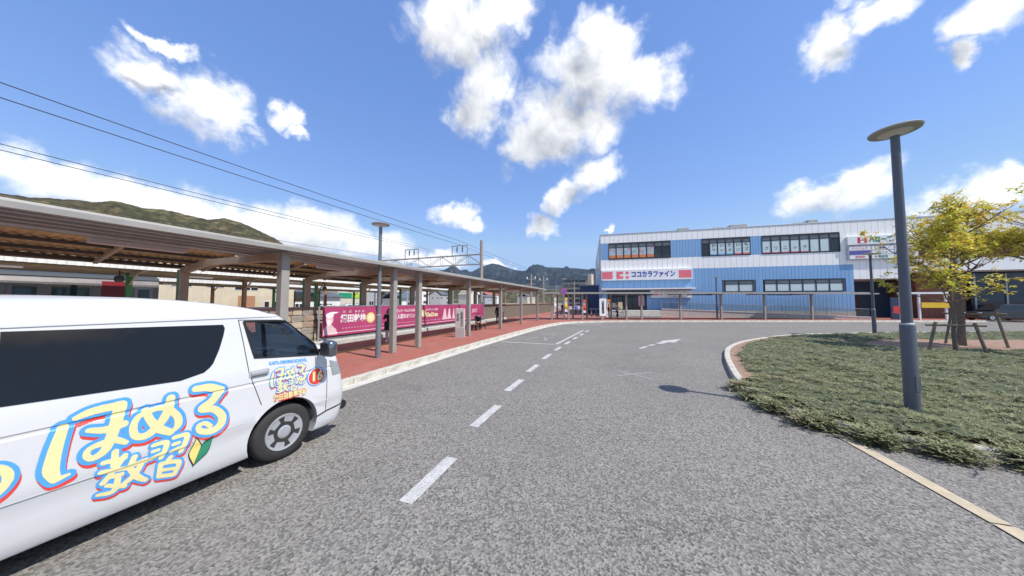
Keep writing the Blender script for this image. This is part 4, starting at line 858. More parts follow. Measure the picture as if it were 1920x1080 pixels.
nobori(9.2, 38.0, RED, 'red and white shop flag at the corner of the navy annex'); nobori(12.0, 36.4, M('flag_orange', (.75, .20, .04), .6), 'orange shop flag left of the store entrance'); nobori(7.6, 41.5, YEL, 'yellow shop flag down the side street', 2.6); nobori(6.3, 43, M('flag_white', (.72,.72,.7), .6), 'whitish shop flag far down the side street', 2.6)
af = empty('a_frame_board', (13.9, 37.0, .93), BA, 'tan a frame board outside the store doors', 'sign'); MB().bar((-.25,0,0),(-.25,.2,1.1),.04).bar((.25,0,0),(.25,.2,1.1),.04).bar((-.25,.4,0),(-.25,.2,1.1),.04).bar((.25,.4,0),(.25,.2,1.1),.04).build('frame', BEAM, af); MB().add([(-.24,-.01,.2),(.24,-.01,.2),(.24,.15,1.08),(-.24,.15,1.08)],[(0,1,2,3)]).build('panel', M('tan_board', (.55,.44,.26), .6), af)
# white portal frame with yellow and red boards by the right wing
pg = empty('white_portal_frame', B(30.6, -2.2, .13), BA, 'white steel portal frame with yellow board near the brick wing', 'frame')
for x in (0, 1.5, 3.6): MB().box(x-.07, x+.07, -.07, .07, 0, 2.75).build('upright', WPAINT, pg)
MB().box(-.15, 3.75, -.12, .12, 2.75, 2.95).build('beam', WPAINT, pg); MB().box(1.6, 3.8, -.14, -.08, 1.3, 1.85).build('yellow_board', YEL, pg); MB().box(-.7, .6, -.14, -.08, .7, 1.45).build('red_board', RED, pg); MB().box(-.1, 1.6, .9, 1.0, 0, 2.4).build('blue_board', NAVY, pg)

# ================================================================== VAN
VS = [(.20,.865,.80),(.23,.885,.86),(.32,.905,.90),(.45,.92,.925),(.585,.930,.935),(.605,.938,.93),(.72,.937,.92),(.95,.94,.88),(1.055,.94,.85),(1.066,.930,.845),(1.082,.930,.84),(1.095,.938,.835),(1.20,.935,.80),(1.28,.925,.72),(1.435,.905,.50),(1.60,.885,.30),(1.79,.865,.10),(1.855,.858,.02),(1.862,.866,.015),(1.885,.864,-.03),(1.90,.845,-.10),(1.94,.83,-.20),(1.985,.78,-.36),(2.03,.69,-.58),(2.07,.55,-.85),(2.095,.40,-1.15),(2.11,.2,-1.6)]
XR = -4.15
def van_at(z):
    for i in range(len(VS) - 1):
        a, b_ = VS[i], VS[i+1]
        if a[0] <= z <= b_[0]:
            t_ = (z - a[0]) / (b_[0] - a[0]); return a[1] + (b_[1]-a[1])*t_, a[2] + (b_[2]-a[2])*t_
    return VS[0][1:] if z < VS[0][0] else VS[-1][1:]
NOSE, EXP = .30, 4.2
def side_y(x, z):
    hw, xf = van_at(z); t_ = (x - (xf - NOSE)) / NOSE
    return hw if t_ <= 0 else hw * max(0., 1 - min(1, t_) ** EXP) ** (1 / EXP)
def ring(z, hw, xf, n=14, k=16):
    pts = []
    for i in range(n): pts.append((XR + .12 + (xf - NOSE - XR - .12) * i / n, -hw))
    for i in range(2*k + 1):
        a = math.pi/2 - math.pi/2 * i / k; c, s_ = math.cos(a), math.sin(a)
        pts.append((xf - NOSE + NOSE * abs(c) ** (2/EXP), -hw * math.copysign(abs(s_) ** (2/EXP), s_)))
    for i in range(n): pts.append((xf - NOSE + (XR + .12 - xf + NOSE) * (i+1) / n, hw))
    for i in range(1, 4): a = math.pi/2 * i/4; pts.append((XR + .12 - .12*math.sin(a), hw - .12 + .12*math.cos(a) if hw > .13 else hw*math.cos(a)))
    for i in range(0, 4): a = math.pi/2 * (1 - i/4); pts.append((XR + .12 - .12*math.sin(a), -(hw - .12 + .12*math.cos(a)) if hw > .13 else -hw*math.cos(a)))
    return [(x, y, z) for x, y in pts]
def solid_obj(mb, name='cutter'):
    return mb.build(name, VANW)
vb = MB(); rings = [ring(*q) for q in VS]; n_ = len(rings[0])
for r_ in rings: vb.v += r_
for j in range(len(rings) - 1):
    for i in range(n_): vb.f.append((j*n_+i, j*n_+(i+1) % n_, (j+1)*n_+(i+1) % n_, (j+1)*n_+i)); vb.m.append(0)
vb.f.append(tuple(reversed(range(n_)))); vb.f.append(tuple(range((len(rings)-1)*n_, len(rings)*n_))); vb.m += [0, 0]
van = empty('van', W(2.55, 5.05, 0), HD, 'white driving school van with yellow and blue lettering on its side', 'van')
LINING = M('cab_lining', (.34, .34, .33), .8, .08)
body = vb.build('body', [VANW, LINING], van)
FW = [(-.479,1.816),(.05,1.795),(.375,1.44),(.40,1.285),(-.378,1.375)]
cut = []
for sx in (0., -2.57):
    for sy in (-1, 1): cut.append(MB().lathe([(.415, sy*.62), (.415, sy*1.1)], 40, (sx, 0, .37), 'y'))
cut.append(MB().prism([(-.80,.5),(.62,.5),(.60,1.15),(.50,1.24),(.40,1.30),(-.02,1.78),(-.80,1.80)], -.83, .83, 'y'))
cut.append(MB().prism(FW, -1.2, 1.2, 'y'))
cut.append(MB().prism([(-.05,1.68),(.02,1.795),(.3,2.0),(1.1,1.5),(.64,1.27),(.40,1.27)], -.74, .74, 'y'))
dg = None
for c in cut:
    co = c.build('cutter', VANW, van); md = body.modifiers.new('cut', 'BOOLEAN'); md.object = co; md.operation = 'DIFFERENCE'; md.solver = 'EXACT'
    bpy.context.view_layer.update(); me = bpy.data.meshes.new_from_object(body.evaluated_get(bpy.context.evaluated_depsgraph_get()))
    body.modifiers.clear(); old = body.data; body.data = me; bpy.data.meshes.remove(old); m2 = co.data; bpy.data.objects.remove(co); bpy.data.meshes.remove(m2)
me = body.data; me.materials.clear(); me.materials.append(VANW); me.materials.append(LINING)
for p in me.polygons:
    c = p.center; inner = abs(c.y) < side_y(c.x, c.z) - .012 and c.z > .22 and c.z < 1.86 and c.x < van_at(c.z)[1] - .02 and c.x > XR + .1
    p.material_index = 1 if inner else 0
smooth_mesh(me, 24); me.name = 'body'
def vpart(mb, name, mat, par=van, smooth=0): return mb.build(name, mat, par, smooth=smooth)
def side_patch(poly, off, rows=10, cols=10, sgn=-1):     # patch of the van flank bounded by a polygon of (x, z)
    mb = MB(); zs = [p[1] for p in poly]; z0, z1 = min(zs) + 1e-4, max(zs) - 1e-4
    for r_ in range(rows + 1):
        z = z0 + (z1 - z0) * r_ / rows; xs = []
        for i in range(len(poly)):
            a, b_ = poly[i], poly[(i+1) % len(poly)]
            if (a[1] - z) * (b_[1] - z) <= 0 and a[1] != b_[1]: xs.append(a[0] + (b_[0]-a[0])*(z-a[1])/(b_[1]-a[1]))
        x0, x1 = min(xs), max(xs)
        for c in range(cols + 1): x = x0 + (x1-x0)*c/cols; mb.v.append((x, sgn*(side_y(x, z) + off), z))
    k = cols + 1
    for r_ in range(rows):
        for c in range(cols): mb.f.append((r_*k+c, r_*k+c+1, (r_+1)*k+c+1, (r_+1)*k+c)); mb.m.append(0)
    return mb
def side_line(pts, w, off=.003, sgn=-1):                 # thin strip following the flank
    P2 = []
    for i in range(len(pts) - 1):
        a, b_ = Vector(pts[i]), Vector(pts[i+1]); n = max(1, int((b_-a).length/.06)); P2 += [a.lerp(b_, k/n) for k in range(n)]
    P2.append(Vector(pts[-1])); return MB().tube([(p.x, sgn*(side_y(p.x, p.y) + off - w*.3), p.y) for p in P2], w, 6)
RW = [(-1.908,1.835),(-.72,1.822),(-.668,1.80),(-.650,1.76),(-.662,1.68),(-.70,1.53),(-.755,1.383),(-.80,1.325),(-.86,1.285),(-1.0,1.265),(-1.908,1.27)]
RW2 = [(-3.75,1.80),(-1.95,1.835),(-1.95,1.27),(-3.75,1.29)]
for sg_ in (-1, 1):
    w_ = vpart(side_patch(RW, .004, 14, 14, sg_), 'side_window', TINT, smooth=60); vpart(side_patch(RW2, .004, 12, 12, sg_), 'side_window', TINT, smooth=60)
    f_ = vpart(side_patch(FW, -.012, 10, 10, sg_), 'cab_window', CLEAR, smooth=60)
    vpart(side_line(FW + [FW[0]], .011, .002, sg_), 'window_seal', BLACK)
    vpart(side_line([(-.526,1.838),(-.485,1.587),(-.435,1.209),(-.357,.971),(-.30,.80)], .0045, .002, sg_), 'door_seam', M('seam_dark', (.06,.06,.06), .7))
    vpart(side_line([(-1.93,1.85),(-1.93,.25)], .004, .002, sg_), 'door_seam', MATS['seam_dark']); vpart(side_line([(-2.35,1.0),(-2.15,1.0),(-2.15,.82),(-2.35,.82),(-2.35,1.0)], .0035, .002, sg_), 'fuel_door_seam', MATS['seam_dark'])
    vpart(side_line([(.512,1.20),(.53,.9),(.535,.45)], .0045, .002, sg_), 'door_seam', MATS['seam_dark'])
    vpart(side_line([(-.53,1.838),(.0,1.81),(.2,1.66)], .004, .002, sg_), 'door_seam', MATS['seam_dark'])
    vpart(side_line([(-4.0,.60),(-1.2,.605),(-.46,.64)], .003, .0015, sg_), 'crease_shade_line', M('crease_shade_grey', (.42,.42,.42), .6))  # grey line laid on the crease: groove shade put into the colour
    vpart(side_line([(.40,.40),(.56,.44),(.84,.47)], .010, .002, sg_), 'bumper_gap', BLACK)
    hy = sg_*(side_y(-.33,1.19) + .012)
    vpart(MB().bbox(-.42,-.25,hy-.02,hy+.02,1.17,1.215,.012), 'door_handle', ALU); vpart(MB().bbox(-.44,-.23,sg_*(side_y(-.3,1.19)+.002)-.004,sg_*(side_y(-.3,1.19)+.002)+.004,1.155,1.23,.003), 'handle_recess_shade', MATS['crease_shade_grey'])  # grey plate behind the handle: shade of the recess painted in
    # mirror
    mm = vpart(MB().bbox(.33,.47,sg_*1.14-.1,sg_*1.14+.1,1.27,1.50,.05), 'mirror', M('mirror_chrome', (.25,.27,.3), .15, .05, 3, metal=.9), smooth=60); MB().bar((.42,sg_*.90,1.34),(.42,sg_*1.06,1.36),.05).build('mirror_arm', BLACK, mm); MB().box(.318,.33,sg_*1.14-.075,sg_*1.14+.075,1.3,1.47).build('mirror_glass', BLACK, mm)
    hl = side_patch([(.56,1.18),(.80,1.15),(.86,.90),(.62,.92)], .006, 6, 8, sg_); vpart(hl, 'headlight', dark_glass('lamp_lens', (.30,.32,.34), .08), smooth=60)
    vpart(MB().lathe([(.07,sg_*.80),(.07,sg_*.86)],16,(.86,0,.42),'y'), 'fog_lamp', BLACK)
    vpart(MB().bbox(-.70,-.42,sg_*.80-.02,sg_*.80+.02,1.735,1.80,.015), 'door_visor', BLACK)
wsx = []
ws = MB()
for r_ in range(9):
    z = 1.275 + (1.80 - 1.275) * r_ / 8; hw, xf = van_at(z)
    for c in range(17): 
        y = -.75 + 1.5*c/16; t_ = (1 - (abs(y)/hw) ** EXP) ** (1/EXP); ws.v.append((xf - NOSE + NOSE*t_ - .008, y, z))
for r_ in range(8):
    for c in range(16): ws.f.append((r_*17+c, r_*17+c+1, (r_+1)*17+c+1, (r_+1)*17+c)); ws.m.append(0)
vpart(ws, 'windscreen', CLEAR, smooth=60)
for sy in (-1, 1):
    for sx in (0., -2.57):
        wh = empty('wheel', (sx, sy*.79, .352)); wh.parent = van
        ty = MB().lathe([(.19,-.1),(.26,-.108),(.325,-.10),(.348,-.07),(.352,0),(.348,.07),(.325,.10),(.26,.108),(.19,.1)], 40, (0,0,0), 'y').build('tyre', RUBBER, wh, smooth=50)
        ri = MB().lathe([(.085,sy*.07),(.085,sy*.098),(.06,sy*.108),(.02,sy*.11)], 24, (0,0,0), 'y')
        ri.lathe([(.190,sy*.06),(.198,sy*.108),(.222,sy*.112),(.228,sy*.1),(.20,sy*.05)], 40, (0,0,0), 'y')
        for k in range(6):
            a = R(60*k + 12); d = Vector((math.cos(a),0,math.sin(a))); q = Vector((-d.z,0,d.x)); y_ = Vector((0,sy,0))
            ri.add([d*.07 - q*.034 + y_*.096, d*.07 + q*.034 + y_*.096, d*.205 + q*.068 + y_*.106, d*.205 - q*.068 + y_*.106, d*.07 - q*.034 + y_*.06, d*.07 + q*.034 + y_*.06, d*.205 + q*.068 + y_*.07, d*.205 - q*.068 + y_*.07], [(0,1,2,3),(7,6,5,4),(0,4,5,1),(1,5,6,2),(2,6,7,3),(3,7,4,0)])
        ri.build('rim', ALU, wh); MB().lathe([(.19,sy*.02),(.19,sy*.05)], 28, (0,0,0), 'y').build('brake_disc', BLACK, wh)
vpart(MB().box(-4.0, .6, -.60, .60, .14, .30), 'underbody', BLACK)
# cab interior
da = vpart(MB().prism([(.22,.7),(.6,.7),(.58,1.15),(.44,1.26),(.30,1.24),(.22,1.0)], -.8, .8, 'y'), 'dashboard', M('dash_grey', (.16,.165,.17), .7, .1))
MB().bar((.25,-.42,1.08),(.02,-.42,1.20),.05).build('steering_column', BLACK, da)
sw = MB(); sw.torus((0,0,0), .19, .014, 'z', 32, 8); sw.bar((-.18,0,0),(.18,0,0),.03,.015); sw.bar((0,-.18,0),(0,0,0),.03,.015); sw.lathe([(.06,-.02),(.06,.015)],14)
sw = sw.build('steering_wheel', BLACK, van, smooth=40); sw.location = (.0,-.42,1.22); sw.rotation_euler = (0, R(-58), 0)
for y in (-.42, .42): vpart(MB().bbox(-.72,-.22,y-.26,y+.26,.62,.82,.05).bbox(-.78,-.64,y-.25,y+.25,.75,1.42,.05).bbox(-.76,-.66,y-.13,y+.13,1.42,1.64,.04), 'seat', M('seat_cloth', (.22,.22,.23), .9, .15, 8))
# lettering on the flank, strokes traced from image pixels projected onto the van side
STK = [[(-1.643,1.07,.023),(-1.663,.961,.028),(-1.677,.852,.032),(-1.682,.759,.034),(-1.664,.687,.024)],[(-1.662,.676,.018),(-1.605,.688,.008)],[(-1.588,1.118,.016),(-1.508,1.146,.027),(-1.364,1.153,.029)],[(-1.524,.997,.016),(-1.437,.967,.026),(-1.349,.98,.027)],[(-1.37,1.137,.035),(-1.392,.992,.032),(-1.414,.871,.03),(-1.443,.789,.025),(-1.498,.759,.02),(-1.528,.799,.016),(-1.514,.843,.016),(-1.459,.86,.021),(-1.393,.863,.022),(-1.33,.813,.016)],[(-1.222,1.052,.024),(-1.195,.961,.024),(-1.135,.856,.03),(-1.058,.789,.026)],[(-1.067,1.121,.026),(-1.083,1.005,.031),(-1.129,.901,.03),(-1.205,.826,.029),(-1.273,.844,.023),(-1.291,.93,.021),(-1.265,1.01,.019),(-1.19,1.042,.02),(-1.101,1.035,.023),(-1.021,.933,.024),(-1.008,.842,.024),(-1.041,.794,.015)],[(-.892,1.156,.028),(-.793,1.144,.036),(-.697,1.088,.037)],[(-.697,1.088,.031),(-.767,.989,.036),(-.835,.938,.035),(-.743,.9,.03),(-.675,.808,.031),(-.683,.715,.034),(-.755,.677,.03),(-.841,.712,.023),(-.858,.771,.017),(-.809,.778,.018),(-.767,.732,.018)]]
STK2 = [[(-1.439,.693,.015),(-1.331,.681,.016)],[(-1.382,.761,.017),(-1.384,.643,.017)],[(-1.449,.619,.015),(-1.313,.585,.016)],[(-1.329,.702,.016),(-1.383,.599,.015),(-1.432,.521,.017)],[(-1.401,.551,.013),(-1.34,.544,.016)],[(-1.353,.541,.015),(-1.372,.422,.017),(-1.454,.435,.01)],[(-1.411,.488,.012),(-1.314,.426,.013)],[(-1.273,.664,.016),(-1.299,.577,.016)],[(-1.289,.594,.016),(-1.204,.596,.019)],[(-1.223,.594,.017),(-1.267,.493,.019),(-1.342,.437,.014)],[(-1.291,.567,.016),(-1.244,.469,.019),(-1.193,.412,.014)],[(-1.162,.712,.015),(-1.08,.699,.018),(-1.108,.571,.015)],[(-1.163,.657,.012),(-1.132,.656,.012)],[(-1.173,.594,.013),(-1.118,.612,.012)],[(-1.03,.726,.016),(-.941,.712,.019),(-.976,.568,.016)],[(-1.032,.662,.013),(-.997,.664,.013)],[(-1.047,.599,.013),(-.986,.613,.013)],[(-1.044,.546,.016),(-1.064,.514,.015)],[(-1.106,.511,.015),(-1.11,.407,.015)],[(-1.106,.513,.015),(-.985,.471,.017),(-1.007,.361,.016)],[(-1.111,.453,.012),(-1.009,.419,.013)],[(-1.109,.397,.015),(-1.016,.362,.016)]]
STK3 = [[(-1.953,.827,.015),(-1.904,.89,.019),(-1.86,.849,.02),(-1.85,.786,.02),(-1.875,.722,.018),(-1.909,.686,.014)],[(-1.904,.89,.016),(-1.918,.798,.016),(-1.949,.732,.014)]]
def smooth_stroke(pts):
    P2 = []
    for i in range(len(pts) - 1):
        a, b_ = Vector(pts[max(i-1,0)]), Vector(pts[i]); c, d = Vector(pts[i+1]), Vector(pts[min(i+2,len(pts)-1)])
        for k in range(7): t_ = k/7; P2.append(.5*((2*b_) + (c-a)*t_ + (2*a-5*b_+4*c-d)*t_*t_ + (3*b_-a-3*c+d)*t_**3))
    P2.append(Vector(pts[-1])); return P2
def ink(mb, strokes, grow, off, dx, dz, f, dzs=.004, dxs=.0015):      # union of round-pen strokes, cut into thin rows
    SS = [smooth_stroke(s_) for s_ in strokes]; allp = [p for s_ in SS for p in s_]
    x0, x1 = min(p.x for p in allp) - .08, max(p.x for p in allp) + .08; z0, z1 = min(p.y for p in allp) - .08, max(p.y for p in allp) + .08
    X, Z = np.meshgrid(np.arange(x0, x1, dxs), np.arange(z0, z1, dzs)); mask = np.zeros(X.shape, bool)
    for s_ in SS:
        for p, q in zip(s_[:-1], s_[1:]):
            r_ = max(p.z, q.z, .004) + grow; i0, i1 = int((min(p.x,q.x)-r_-x0)/dxs), int((max(p.x,q.x)+r_-x0)/dxs) + 2; j0, j1 = int((min(p.y,q.y)-r_-z0)/dzs), int((max(p.y,q.y)+r_-z0)/dzs) + 2
            xs, zs = X[j0:j1, i0:i1], Z[j0:j1, i0:i1]; ab = (q.x-p.x, q.y-p.y); L2 = ab[0]**2 + ab[1]**2 + 1e-12
            t_ = np.clip(((xs-p.x)*ab[0] + (zs-p.y)*ab[1])/L2, 0, 1); rr = np.maximum(.004, p.z + (q.z-p.z)*t_) + grow
            mask[j0:j1, i0:i1] |= (xs-p.x-t_*ab[0])**2 + (zs-p.y-t_*ab[1])**2 < rr*rr
    for j in range(mask.shape[0]):
        row = np.concatenate(([False], mask[j], [False])).astype(int); dd = np.diff(row); st_, en = np.where(dd == 1)[0], np.where(dd == -1)[0]; z = z0 + j*dzs
        for a, e in zip(st_, en):
            xa, xb = x0 + a*dxs, x0 + e*dxs; n = max(1, int((xb-xa)/.06)); o = len(mb.v)
            for k in range(n + 1):
                for zz in (z - dzs/2, z + dzs/2): x_, z_ = f(xa + (xb-xa)*k/n + dx, zz + dz); mb.v.append((x_, -(side_y(x_, z_) + off), z_))
            for k in range(n): mb.f.append((o+2*k, o+2*k+2, o+2*k+3, o+2*k+1)); mb.m.append(0)
def letters(strokes, name, grow, f=lambda x, z: (x, z), sh=.028, k=1., o0=.0):
    for mat, gr, base, dx, dz, nm in ((LR, grow, .002, .006*k, -sh*k, '_shadow'), (LB, grow, .0042, 0, 0, '_outline'), (LY, .003, .0066, 0, 0, '')):
        mb = MB(); ink(mb, strokes, gr, base + o0, dx, dz, f); mb.build(name + nm, mat, van, fix=False)
for q_, o_ in ((STK[:5], 0), (STK[5:7], .0004), (STK[7:], .0008)): letters(q_, 'flank_lettering', .030, o0=o_)
for q_, o_ in ((STK2[:11], .0012), (STK2[11:], .0015)): letters(q_, 'flank_lettering', .020, o0=o_, sh=.022)
letters(STK3, 'flank_lettering', .026)
def chev(pts, mat, off, nm):
    poly = pts; side_patch(poly, off, 6, 3).build(nm, mat, van, fix=False)
wy = [(-.868,.648),(-.826,.562),(-.872,.381),(-.919,.503)]; wg = [(-.826,.562),(-.742,.611),(-.765,.469),(-.872,.381)]
def growp(p, k=1.12): 
    c = (sum(q[0] for q in p)/4, sum(q[1] for q in p)/4); return [(c[0]+(q[0]-c[0])*k, c[1]+(q[1]-c[1])*k) for q in p]
chev(growp(wy), BLACK, .0078, 'beginner_mark_edge'); chev(growp(wg), BLACK, .0080, 'beginner_mark_edge'); chev(growp(wy, .97), M('mark_yellow', (.82,.68,.20), .5), .0095, 'beginner_mark'); chev(growp(wg, .97), M('mark_green', (.03,.26,.14), .5), .0097, 'beginner_mark')
# door logo: the same lettering small
def fl(x, z): return (-.21 + (x + 1.70)*.40, 1.0 + (z - .70)*.42)
for q_, o_ in ((STK[:5], 0), (STK[5:7], .0004), (STK[7:], .0008)): letters(q_, 'door_lettering', .030, fl, .04, o0=o_)
for q_, o_ in ((STK2[:11], .0012), (STK2[11:], .0015)): letters(q_, 'door_lettering', .020, lambda x, z: (-.14 + (x + 1.45)*.50, .88 + (z - .38)*.40), .03, o0=o_)
def flank_text(t_, size, mat, x, z, off, bold=0., width=None, tilt=0.):
    me = text_mesh(t_, size, bold, 'CENTER', 0); me.materials.append(mat); xs = [v.co.x for v in me.vertices]; k = width/(max(xs)-min(xs)) if width else 1
    bm = bmesh.new(); bm.from_mesh(me); bmesh.ops.remove_doubles(bm, verts=bm.verts, dist=1e-5); bm.to_mesh(me); bm.free()
    for v in me.vertices: a, b_ = x + v.co.x*k, z + v.co.y + tilt*v.co.x; v.co = (a, -(side_y(a, b_) + off), b_)
    o = bpy.data.objects.new('lettering', me); C.objects.link(o); o.parent = van
flank_text('KAITA DRIVING SCHOOL', .055, LB, .0, 1.262, .004, .003, .46, -.06); flank_text('海田自動車学校', .085, LR, .03, .815, .004, .010, .42, -.03); flank_text('海田自動車学校', .085, LY, .03, .822, .0065, .003, .42, -.03); flank_text('の', .085, LB, .165, .955, .004, .014); flank_text('の', .085, LY, .165, .955, .007, .003)
def disc(x, z, r_, off, mat, nm):
    mb = MB(); mb.v.append((x, -(side_y(x, z)+off), z)); m_ = 36
    for rr in (.25, .5, .75, 1.):
        for k in range(m_): a, b_ = x + r_*rr*math.cos(2*math.pi*k/m_), z + r_*rr*math.sin(2*math.pi*k/m_); mb.v.append((a, -(side_y(a, b_)+off), b_))
    for k in range(m_):
        mb.f.append((0, 1+k, 1+(k+1) % m_)); mb.m.append(0)
        for q in range(3): mb.f.append((1+q*m_+k, 1+(q+1)*m_+k, 1+(q+1)*m_+(k+1) % m_, 1+q*m_+(k+1) % m_)); mb.m.append(0)
    mb.build(nm, mat, van, fix=False)
disc(.365, .985, .135, .003, LB, 'number_badge'); disc(.365, .985, .122, .007, WPAINT, 'number_badge'); disc(.365, .985, .110, .011, LR, 'number_badge'); flank_text('16', .17, LY, .365, .985, .016, .008)

# ================================================================== PEOPLE
STAND = dict(pel=(0,0,.53), spi=(0,0,.62), che=(.005,0,.735), nec=(0,0,.835), hb=(.01,0,.875), hm=(.012,0,.925), ht=(.005,0,.972), nose=(.05,0,.915),
    sL=(0,.098,.805), eL=(-.02,.135,.64), wL=(.03,.14,.49), hL=(.045,.138,.455), sR=(0,-.098,.805), eR=(-.02,-.135,.64), wR=(.03,-.14,.49), hR=(.045,-.138,.455),
    pL=(0,.052,.49), kL=(.012,.058,.275), aL=(-.012,.06,.05), tL=(.075,.068,.02), pR=(0,-.052,.49), kR=(.012,-.058,.275), aR=(-.012,-.06,.05), tR=(.075,-.068,.02))
RAD = dict(pel=(.088,.06), spi=(.078,.055), che=(.092,.062), nec=(.036,.036), hb=(.045,.048), hm=(.05,.056), ht=(.03,.034), nose=(.01,.01), s=(.045,.045), e=(.034,.034), w=(.024,.024), h=(.022,.016), p=(.062,.062), k=(.046,.046), a=(.032,.032), t=(.026,.022))
BON = [('pel','spi'),('spi','che'),('che','nec'),('nec','hb'),('hb','hm'),('hm','ht'),('hm','nose')]
for S_ in 'LR': BON += [('che','s'+S_),('s'+S_,'e'+S_),('e'+S_,'w'+S_),('w'+S_,'h'+S_),('pel','p'+S_),('p'+S_,'k'+S_),('k'+S_,'a'+S_),('a'+S_,'t'+S_)]
def person(loc, rz, label, h=1.65, pose={}, top=None, bottom=None, shoe=BLACK, hair=True, long_hair=False, coat=0., fat=1.):
    J = dict(STAND); J.update(pose); names = list(J); vs = [Vector(J[n])*h for n in names]; es = [(names.index(a), names.index(b_)) for a, b_ in BON]
    rad = []
    for n in names: q = RAD.get(n) or RAD[n[0]]; k = fat if n not in ('nec','hb','hm','ht','nose') and n[0] not in 'wht' else 1; rad.append((q[0]*h*k, q[1]*h*k))
    for S_ in 'LR':                                       # five fingers per hand
        w_, hh = vs[names.index('w'+S_)], vs[names.index('h'+S_)]; d = (hh - w_).normalized(); sd_ = d.cross(Vector((0,1,.2))).normalized()
        for k in range(5):
            o_ = (k - 2)*.009*h; ln = (.03,.042,.046,.042,.034)[k]*h; b0 = hh + sd_*o_ + d*.008*h; tip = b0 + d*ln + (sd_*.012*h*(-1) if k == 0 else Vector((0,0,0))) + Vector((.008*h,0,0))
            i0 = len(vs); vs += [b0, (b0+tip)/2 + Vector((.002*h,0,0)), tip]; es += [(names.index('h'+S_), i0), (i0, i0+1), (i0+1, i0+2)]; rad += [(.0065*h,)*2, (.006*h,)*2, (.005*h,)*2]; names += ['f'+S_]*3
    me = bpy.data.meshes.new('body'); me.from_pydata([v[:] for v in vs], es, []); ob = bpy.data.objects.new('body', me); C.objects.link(ob)
    sk = ob.modifiers.new('skin', 'SKIN'); sk.use_smooth_shade = True
    for i, q in enumerate(rad): me.skin_vertices[0].data[i].radius = q; me.skin_vertices[0].data[i].use_root = (i == 0)
    sb = ob.modifiers.new('sub', 'SUBSURF'); sb.levels = 1; sb.render_levels = 1
    bpy.context.view_layer.update(); m2 = bpy.data.meshes.new_from_object(ob.evaluated_get(bpy.context.evaluated_depsgraph_get())); bpy.data.objects.remove(ob); bpy.data.meshes.remove(me)
    m2.materials.clear()
    for q in (top, bottom, SKIN, shoe): m2.materials.append(q)
    segs = [(a, b_, vs[names.index(a)], vs[names.index(b_)]) for a, b_ in BON]
    def zone(c):
        best = (9e9, 0)
        for a, b_, p, q in segs:
            t_ = max(0, min(1, (c-p).dot(q-p)/((q-p).length_squared + 1e-9))); dd = (c - p - (q-p)*t_).length
            if dd < best[0]: best = (dd, a, b_)
        a, b_ = best[1], best[2]
        if a in ('nec','hb','hm') or b_ in ('hb',): return 2
        if a[0] == 'w' or b_[0] == 'h': return 2
        if a[0] == 'a' and b_[0] == 't': return 3
        if a[0] in 'pk' and b_[0] in 'ka' and a != 'pel': return 1
        return 0
    for p in m2.polygons: p.material_index = zone(p.center); p.use_smooth = True
    for p in m2.polygons:
        if p.material_index == 0 and False: pass
    rt = empty('person', loc, rz, label, 'person'); bo = bpy.data.objects.new('body', m2); C.objects.link(bo); bo.parent = rt
    hm = Vector(J['hm'])*h
    if hair:
        mb = MB(); hr = .062*h; n = 14; rows = 9
        for i in range(rows + 1):
            ph = math.pi*.62*i/rows
            for k in range(n):
                th = 2*math.pi*k/n; fr_ = max(0, math.cos(th)); rr = hr*math.sin(ph)*(1 - .0*fr_) + .0005; cut_ = ph if fr_ < .55 else min(ph, math.pi*.30)
                mb.v.append((hm.x - .006*h + hr*math.sin(cut_)*math.cos(th), hm.y + hr*.92*math.sin(cut_)*math.sin(th), hm.z + .012*h + hr*1.05*math.cos(cut_)))
        for i in range(rows):
            for k in range(n): mb.f.append((i*n+k, (i+1)*n+k, (i+1)*n+(k+1) % n, i*n+(k+1) % n)); mb.m.append(0)
        if long_hair:
            for s_ in (-1, 1): mb.tube([hm + Vector((-.02*h, s_*.045*h, .02*h)), hm + Vector((-.02*h, s_*.062*h, -.05*h)), hm + Vector((.0, s_*.07*h, -.115*h))], [.03*h, .034*h, .015*h], 8)
            mb.tube([hm + Vector((-.04*h, 0, .02*h)), hm + Vector((-.055*h, 0, -.06*h)), hm + Vector((-.05*h, 0, -.13*h))], [.045*h, .05*h, .03*h], 8)
        mb.build('hair', HAIR, rt, smooth=60, fix=True)
    for s_ in (-1, 1): MB().lathe([(.001,.0),(.006*h,.002),(.001,.006)], 8, (hm.x + .045*h, hm.y + s_*.02*h, hm.z + .002*h), 'x').build('eye', BLACK, rt)
    MB().bbox(hm.x + .044*h, hm.x + .05*h, hm.y - .014*h, hm.y + .014*h, hm.z - .034*h, hm.z - .028*h, .001).build('mouth', M('lips', (.4,.16,.14), .5), rt)
    if coat:
        mb = MB(); n = 18; pz = J['pel'][2]*h
        for z, a, b_ in ((J['spi'][2]*h, .088*h, .125*h), (pz, .098*h, .135*h), (pz - coat*.5, .105*h, .14*h), (pz - coat, .11*h, .145*h)):
            for k in range(n): th = 2*math.pi*k/n; w = 1 + .05*math.sin(th*5 + z*9); mb.v.append((a*math.cos(th)*w, b_*math.sin(th)*w, z))
        for i in range(3):
            for k in range(n): mb.f.append((i*n+k, i*n+(k+1) % n, (i+1)*n+(k+1) % n, (i+1)*n+k)); mb.m.append(0)
        mb.build('coat_skirt', top, rt, smooth=60, fix=True)
    return rt
BLKC = M('black_wool', (.014, .014, .016), .9, .3, 20); PALET = M('pale_trousers', (.50, .46, .44), .9, .12, 15); NVY = M('navy_cloth', (.03, .035, .06), .9, .2, 20); GRYC = M('grey_cloth', (.42, .42, .44), .9, .1, 15)
